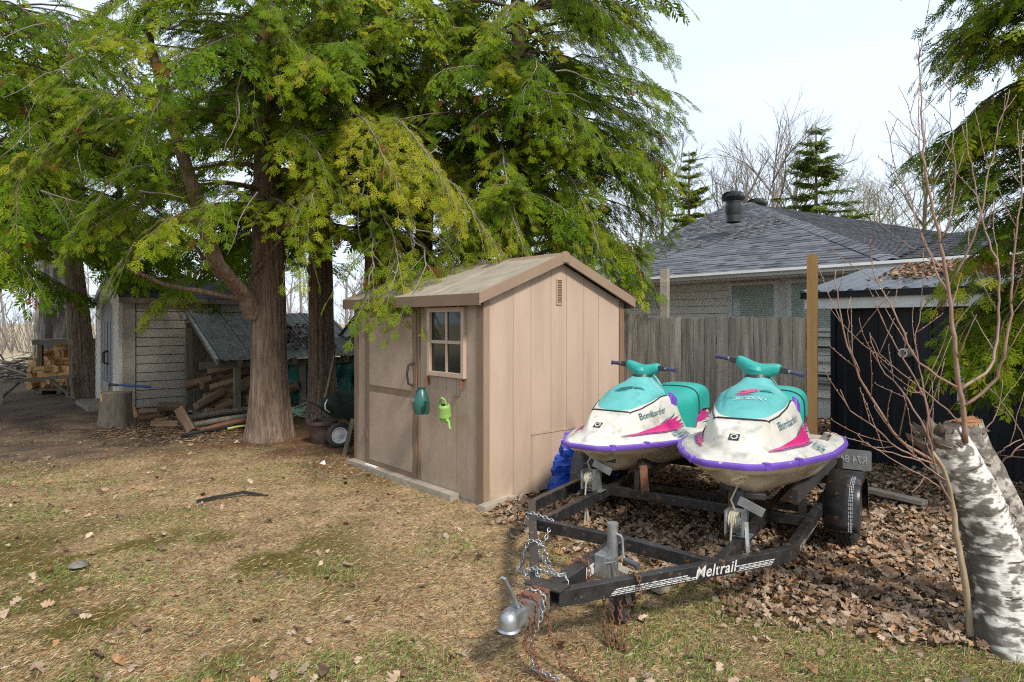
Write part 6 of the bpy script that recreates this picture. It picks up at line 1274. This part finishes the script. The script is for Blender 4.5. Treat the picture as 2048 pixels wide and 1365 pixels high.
o = MB().beam(P(689, 910, 7.75), P(706, 838, 7.8), .05, .03, (0, -1, 0)).obj('leaning_board', M_oldwood); tag(o, 'short weathered board leaning against the tan shed corner', 'board')
random.seed(3); pts = []; q = A(*G(597, 838))
for k in range(60): a = k*.62; pts.append(q+A(.22*math.cos(a)*(1+.2*math.sin(k*1.7)), .14*math.sin(a), .16+.12*math.sin(k*.9)*math.cos(k*.37)))
o = MB().tube(pts, .009, 6).obj('garden_hose', mat('pale_hose', (.32, .5, .44), (.3, .46, .2), rough=.5), smooth=True); tag(o, 'pale green tangled hose between the two cedar trunks', 'hose')
# wood chips and bark round the block
random.seed(21); V = []; F = []; C_ = []
for k in range(2600):
    px, py = random.gauss(355, 90), random.gauss(850, 17)
    if py < 822 or (px < 265 and py < 858) or px > 700: continue
    g_ = A(*G(px, py)); g_[2] = float(gh(g_[0], g_[1]))+.012; a = random.random()*6.28; l_, w_ = random.uniform(.01, .05)*random.choice((.6, 1, 1.3)), random.uniform(.006, .02); d = A(math.cos(a), math.sin(a), random.uniform(-.25, .25)); s_ = A(-math.sin(a), math.cos(a), random.uniform(-.3, .3)); o_n = len(V)
    for q in (g_-d*l_-s_*w_, g_+d*l_-s_*w_*.6, g_+d*l_*.9+s_*w_, g_-d*l_+s_*w_*.7): V.append(q)
    for q in V[-4:]: V.append(q+A(0, 0, .008))
    F += [tuple(o_n+i for i in f_) for f_ in Fc]; c = random.choice(((.27, .18, .11), (.18, .11, .065), (.36, .26, .17), (.12, .07, .045), (.22, .12, .065))); C_ += [c]*8
tag(fast('wood_chips', np.array(V), np.array(F), M_litterleaf, col=np.array(C_)), 'pale and brown wood chips littering the soil round the chopping block', kind='stuff')
# black garden edging strip on the lawn
p = [P_ for P_ in (G(348*1.13, 1003, .01), G(430, 995, .02), G(487, 985, .035), G(500, 987, .02), G(535, 993, .005))]
o = MB().path(p, .035, .02).obj('edging_strip', M_blackpl); tag(o, 'bent black plastic edging strip lying on the lawn', 'edging')
o = MB().tube([G(595, 925, .01), G(660, 955, .015), G(720, 950, .012), G(735, 945, .01)], .006, 6).obj('fallen_twig', M_twig, smooth=True); tag(o, 'long curved fallen twig on the ground before the shed door', 'twig')
for (px, py, c, s_, lab) in ((700, 925, None, .03, 'x'),): pass
o = MB().poly([G(638, 928, .01), G(646, 922, .05), G(648, 930, .012)], (.01, .03, .0)).obj('white_scrap', M_whitetrim); tag(o, 'small white scrap standing on the soil before the plant pot', 'scrap')
o = MB().lathe([(0, .03), (.04, .028), (.06, .01), (.0, 0)], G(158, 1134, 0), 9).obj('grey_stone', M_maplebark, smooth=True); tag(o, 'small whitish stone on the mossy lawn', 'stone')
# boards lying on the leaves
for a, b, w_, lab in (((1733, 990), (1850, 1018), .10, 'long weathered board lying on leaves before the black shed'), ((1900, 988), (1935, 997), .09, 'short board end showing left of the birch trunk'), ((2020, 1043), (2090, 1062), .12, 'board lying behind the birch trunk at the right edge'), ((1225, 1135), (1330, 1180), .08, 'short pale board under the trailer tongue')):
    p, q = G(*a, .03), G(*b, .03); o = MB().beam(A(*p)+A(0, 0, .05 if a[0] > 1500 else 0), A(*q)+A(0, 0, .05 if a[0] > 1500 else 0), w_, .035).obj('lying_board', M_lumber); tag(o, lab, 'board')
# blue tarp bundle beside the shed
random.seed(8); V = []; nu, nv = 40, 24; q = A(*G(1160, 985)); q = q+A(.02, .25, 0)
for i in range(nv):
    ph = i/(nv-1)*math.pi/2*1.02
    for j in range(nu):
        a = 2*math.pi*j/nu; d = A(math.cos(a), math.sin(a), 0); n_ = float(fbm(A(math.cos(a)*2.2+5, math.sin(a)*2.2+5, i*.22+3), 3))-.5; cre = abs(math.sin(a*7+i*.5+2*n_))*.05
        r_ = (.30+.36*n_+cre)*math.cos(ph)**.6; V.append(q+A(d[0]*r_*1.1, d[1]*r_*.8, max(0, .40*math.sin(ph)*(1+.7*n_)+cre*.6)))
F = [(i*nu+j, i*nu+(j+1) % nu, (i+1)*nu+(j+1) % nu, (i+1)*nu+j) for i in range(nv-1) for j in range(nu)]
o = MB().add(V, F).obj('tarp_bundle', mat('blue_tarp', (.015, .07, .42), (.01, .045, .30), scale=9, rough=.38, bump=1, bscale=16), smooth=False); tag(o, 'crumpled blue tarp bundle between tan shed and trailer', 'tarp')

# ------------------------------------------------------------ broken birch with sapling shoots
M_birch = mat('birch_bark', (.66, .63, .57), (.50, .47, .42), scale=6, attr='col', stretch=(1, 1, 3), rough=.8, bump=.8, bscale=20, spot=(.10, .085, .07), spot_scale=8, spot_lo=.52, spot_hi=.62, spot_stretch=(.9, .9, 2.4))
M_birchdk = mat('dark_birch_bark', (.24, .21, .17), (.44, .40, .35), scale=7, stretch=(1, 1, 1.6), rough=.9, bump=1.2, bscale=22, lo=.42, hi=.62, attr='col')
M_torn = mat('torn_grey_wood', (.22, .175, .135), (.10, .08, .06), scale=12, stretch=(1, 1, .2), rough=.95, bump=1, bscale=30)
B0 = A(*G(2010, 1268)); bi = thing('birch_stump', tuple(B0), 0, 'broken off leaning white birch with two rough trunks at the right edge', 'tree')
def rb(px, py, Y): return tuple(A(*P(px, py, Y))-B0)
pt = [rb(2022, 1300, 3.22), rb(2000, 1200, 3.25), rb(1985, 1100, 3.28), rb(1950, 1000, 3.30), rb(1915, 930, 3.32), rb(1880, 868, 3.33)]
def lean_trunk(pts, rad, seed, m, n=96, rows=220, flare=.42, tear=.025):
    P_ = np.array([A(*p) for p in pts]); d = np.r_[0, np.cumsum(np.linalg.norm(np.diff(P_, axis=0), axis=1))]; s = np.linspace(0, d[-1], rows); C = np.stack([pchip(d, P_[:, k])(s) for k in range(3)], -1); rr = np.interp(s, d, rad); th = np.linspace(0, 2*np.pi, n, endpoint=False); V = []
    for i in range(rows):
        t = nrm(C[min(i+1, rows-1)]-C[max(i-1, 0)]); a = nrm(np.cross(t, A(0, 1, 0))); b = np.cross(a, t); q = np.stack([np.cos(th)*1.6+seed, np.sin(th)*1.6, th*0+s[i]*4], -1); f = fbm(q, 3)-.5; q2 = np.stack([np.cos(th)*4+seed, np.sin(th)*4, th*0+s[i]*26], -1); f2 = fbm(q2, 3)-.5
        r_ = rr[i]*(1+f*.22+f2*.07+flare*math.exp(-s[i]/.16)*(1+.5*np.cos(th*3+seed))); V.append(C[i]+a*(np.cos(th)*r_)[:, None]+b*(np.sin(th)*r_)[:, None])
    V[-1] = V[-1]+nrm(C[-1]-C[-2])*(rng.random(n)*tear)[:, None]; V[-2] = V[-2]+nrm(C[-1]-C[-2])*(rng.random(n)*tear*.2)[:, None]
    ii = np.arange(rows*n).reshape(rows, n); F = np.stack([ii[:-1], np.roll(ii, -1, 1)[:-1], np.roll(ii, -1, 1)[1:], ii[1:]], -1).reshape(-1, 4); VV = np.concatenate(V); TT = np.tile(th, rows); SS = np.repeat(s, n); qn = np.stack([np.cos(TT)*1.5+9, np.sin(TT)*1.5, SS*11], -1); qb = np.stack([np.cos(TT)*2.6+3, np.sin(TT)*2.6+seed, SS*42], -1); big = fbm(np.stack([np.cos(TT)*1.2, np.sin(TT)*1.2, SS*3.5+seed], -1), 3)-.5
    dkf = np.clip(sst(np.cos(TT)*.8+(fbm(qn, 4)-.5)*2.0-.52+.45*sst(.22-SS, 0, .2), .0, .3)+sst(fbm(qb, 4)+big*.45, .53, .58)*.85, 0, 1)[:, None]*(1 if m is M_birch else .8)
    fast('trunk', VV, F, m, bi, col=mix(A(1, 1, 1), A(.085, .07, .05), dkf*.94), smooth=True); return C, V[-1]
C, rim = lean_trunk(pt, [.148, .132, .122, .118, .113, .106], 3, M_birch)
pt2 = [rb(2050, 1260, 3.42), rb(2035, 1150, 3.45), rb(2005, 1040, 3.5), rb(1968, 950, 3.5), rb(1945, 905, 3.5), rb(1928, 852, 3.5)]
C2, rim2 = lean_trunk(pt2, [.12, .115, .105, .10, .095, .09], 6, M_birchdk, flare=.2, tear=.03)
def torn(cen, ax_, rad, n, hmax, seed, off=.0):
    random.seed(seed); ax_ = nrm(A(*ax_)); u = nrm(np.cross(ax_, A(0, 1, 0))); w = np.cross(u, ax_)
    for k in range(n):
        a = random.random()*6.28; r_ = rad*math.sqrt(random.random())*.95; p = A(*cen)+u*r_*math.cos(a)+w*r_*math.sin(a)-ax_*.05; h = hmax*(.25+.75*random.random()**1.6)*(1.1+.8*math.cos(a)); d = nrm(ax_+u*random.gauss(.15, .45)+w*random.gauss(0, .45)); wd = random.uniform(.010, .038); s_ = nrm(np.cross(d, A(random.random(), random.random(), .2)))
        MB().add([p-s_*wd, p+s_*wd, p+d*h*.7+s_*wd*.8, p+d*h, p+d*h*.8-s_*wd*.5, p-s_*wd+np.cross(d, s_)*.008, p+s_*wd+np.cross(d, s_)*.008, p+d*h*.7+np.cross(d, s_)*.006], [(0, 1, 2, 3, 4), (5, 6, 7), (1, 6, 7, 2), (0, 4, 7, 5), (2, 7, 3), (3, 7, 4)]).obj('splinter', M_torn, bi, fix=False)
torn(C[-1], C[-1]-C[-9], .105, 70, .10, 4); torn(C2[-1], C2[-1]-C2[-9], .085, 30, .06, 5)
MB().add([tuple(C[-1]-nrm(C[-1]-C[-4])*.01+(p-C[-1])*.97) for p in rim], [tuple(range(len(rim)))]).obj('broken_face', M_torn, bi, fix=False); MB().add([tuple(C2[-1]+(p-C2[-1])*.97) for p in rim2], [tuple(range(len(rim2)))]).obj('broken_face', mat('orange_wood', (.36, .17, .07), (.2, .1, .05), scale=9, rough=.9, bump=.5), bi, fix=False)
random.seed(17)
for k in range(34):                                                   # peeling bark curls and dark scars standing proud
    i = random.randrange(16, 190); a = random.uniform(2.6, 6.0); c = C[i]; r_ = np.interp(i/219, np.linspace(0, 1, 6), [.148, .132, .122, .118, .113, .106])*1.06; t = nrm(C[i+1]-C[i]); u = nrm(np.cross(t, A(0, 1, 0))); b = np.cross(u, t); w_ = random.uniform(.15, .5); h_ = random.uniform(.004, .012); v = []
    for q in np.linspace(-w_, w_, 7): aa = a+q; o_ = (u*math.cos(aa)+b*math.sin(aa)); v += [c+o_*(r_+.004), c+o_*(r_+.004+.012*random.random())+t*h_]
    MB().add(v, [(2*j, 2*j+2, 2*j+3, 2*j+1) for j in range(6)]).obj('bark_curl', M_torn if k % 3 else M_maplebark, bi, fix=False, smooth='all')
# sapling
M_shoot = mat('young_birch_shoot', (.22, .115, .07), (.28, .185, .14), scale=12, rough=.6); M_shoot2 = mat('pale_shoot', (.29, .19, .15), (.23, .14, .105), scale=12, rough=.65)
S0 = A(*G(1938, 1284)); sp_ = thing('bare_sapling', tuple(S0), 0, 'leafless birch sapling with long reddish shoots beside the broken trunk', 'tree')
def rs(px, py, Y): return A(*P(px, py, Y))-S0
def shoot(pix, r0, r1, side=0, m=None, seed=0, sub=3):
    random.seed(seed); cp_ = np.array([rs(*p) for p in pix]); d = np.r_[0, np.cumsum(np.linalg.norm(np.diff(cp_, axis=0), axis=1))]; n = max(8, int(d[-1]/.05)); s = np.linspace(0, d[-1], n); pts = np.stack([pchip(d, cp_[:, k])(s) for k in range(3)], -1)+rng.normal(0, .003, (n, 3)); rr = np.linspace(r0, r1, n)
    mb = MB().tube(list(pts), list(rr), 7)
    for k in range(side):
        i = int(n*(.2+.78*(k+random.random()*.6)/side)); i = min(i, n-2); t = nrm(pts[i+1]-pts[i]); a = random.random()*6.28; u = nrm(np.cross(t, A(math.cos(a), math.sin(a)*1, .2))); dd = nrm(t*.9+u*.75); L_ = random.uniform(.10, .45)*(1.1-.4*i/n); q = pts[i]; pp_ = [q]
        for j in range(sub+1): dd = nrm(dd+A(0, 0, .09)+rng.normal(0, .06, 3)); q = q+dd*L_/(sub+1); pp_.append(q)
        mb.tube(pp_, list(np.linspace(max(.0022, rr[i]*.45), .0013, len(pp_))), 5)
        for j in pp_[1:]: mb.tube([j, j+dd*.006+A(.003, 0, .006)], [.0032, .0012], 4)
    for i in range(2, n-1, 3): o_ = nrm(rng.normal(0, 1, 3)); mb.tube([pts[i], pts[i]+o_*(rr[i]+.006)], [.0035, .0012], 4)
    return mb.obj('shoot', m or M_shoot, sp_, smooth='all', fix=False)
shoot([(1945, 1290, 3.25), (1932, 1180, 3.25), (1915, 1080, 3.26), (1905, 1015, 3.27), (1890, 950, 3.22), (1865, 905, 3.2)], 0.0185, .010, 0, mat('lower_shoot_bark', (.26, .19, .11), (.34, .27, .18), scale=10, rough=.8), 1)
shoot([(1912, 1030, 3.3), (1880, 960, 3.2), (1858, 880, 3.15), (1850, 800, 3.1), (1790, 690, 3.1), (1745, 600, 3.1)], 0.0062, .002, 5, None, 2)
shoot([(1931, 884, 3.22), (1925, 800, 3.2), (1918, 770, 3.2), (1905, 650, 3.2), (1890, 530, 3.2), (1876, 460, 3.2), (1850, 340, 3.22), (1842, 200, 3.24), (1838, 130, 3.25), (1834, 80, 3.25)], 0.0132, .0016, 12, None, 3)
shoot([(1922, 780, 3.2), (1985, 730, 3.25), (1995, 640, 3.3), (2000, 560, 3.3), (1975, 470, 3.35), (1950, 380, 3.4), (1925, 250, 3.4)], 0.0079, .002, 6, M_shoot2, 4)
shoot([(1925, 815, 3.2), (1990, 760, 3.15), (2010, 700, 3.1), (2022, 640, 3.1), (2028, 520, 3.1), (2040, 400, 3.1), (2044, 260, 3.1)], 0.0079, .002, 7, M_shoot, 5)
shoot([(1915, 775, 3.2), (1870, 750, 3.2), (1820, 700, 3.2), (1795, 640, 3.22), (1770, 590, 3.25), (1745, 540, 3.3), (1740, 480, 3.3)], 0.0062, .002, 5, None, 6)
shoot([(1900, 590, 3.2), (1870, 540, 3.3), (1845, 480, 3.3), (1820, 400, 3.35), (1790, 330, 3.4), (1770, 240, 3.4)], 0.0053, .0016, 5, M_shoot2, 7)
shoot([(1905, 560, 3.2), (1935, 500, 3.15), (1960, 440, 3.1), (1975, 360, 3.1), (1990, 280, 3.1), (2020, 180, 3.1)], 0.0053, .0016, 5, M_shoot2, 8)
shoot([(1880, 480, 3.2), (1905, 420, 3.2), (1910, 330, 3.2), (1900, 240, 3.2), (1905, 140, 3.2)], 0.0044, .0014, 4, M_shoot2, 9)
shoot([(1862, 360, 3.2), (1840, 300, 3.2), (1820, 230, 3.3), (1795, 170, 3.3)], 0.0035, .0012, 2, M_shoot2, 10)
shoot([(1870, 925, 3.22), (1800, 880, 3.15), (1745, 800, 3.1), (1710, 730, 3.1), (1685, 650, 3.1), (1675, 590, 3.1), (1670, 540, 3.1)], 0.0084, .002, 7, None, 11)
shoot([(1720, 745, 3.1), (1700, 690, 3.05), (1695, 640, 3.0), (1700, 600, 3.0)], 0.0035, .0014, 1, M_shoot2, 12)
shoot([(1875, 930, 3.2), (1800, 900, 3.1), (1740, 850, 3.0), (1700, 820, 3.0), (1680, 780, 3.0)], 0.0053, .0018, 5, None, 13)
shoot([(1870, 900, 3.25), (1845, 850, 3.25), (1810, 790, 3.3), (1765, 740, 3.3), (1745, 690, 3.3), (1738, 665, 3.3)], 0.0053, .0018, 5, M_shoot2, 14)
shoot([(1890, 960, 3.2), (1830, 920, 3.1), (1780, 905, 3.05), (1735, 890, 3.0), (1715, 870, 3.0)], 0.0044, .0016, 4, M_shoot2, 15)
shoot([(1880, 975, 3.2), (1820, 940, 3.0), (1770, 910, 2.95), (1730, 885, 2.9)], 0.0044, .0016, 1, M_shoot2, 16)
shoot([(1860, 870, 3.2), (1855, 820, 3.2), (1840, 740, 3.2), (1830, 680, 3.2), (1850, 600, 3.2)], 0.0044, .0016, 5, None, 17)
shoot([(1920, 845, 3.2), (1870, 800, 3.15), (1820, 760, 3.1), (1770, 720, 3.05), (1740, 670, 3.0)], 0.004, .0014, 4, M_shoot2, 18)
shoot([(1965, 870, 3.6), (1985, 840, 3.6), (2000, 800, 3.6), (2005, 760, 3.6)], 0.0035, .0014, 1, None, 19)
shoot([(1990, 935, 3.5), (2030, 900, 3.4), (2060, 880, 3.4)], 0.0053, .003, 1, M_shoot2, 20)
shoot([(1985, 915, 3.5), (2010, 895, 3.4), (2045, 880, 3.4)], 0.0044, .002, 2, M_shoot2, 21)
shoot([(2050, 880, 3.4), (2030, 840, 3.4), (2000, 800, 3.4), (1990, 775, 3.4)], 0.0026, .0012, 2, M_shoot2, 22)
for me in [m for m in bpy.data.meshes if m.users == 0]: bpy.data.meshes.remove(me)
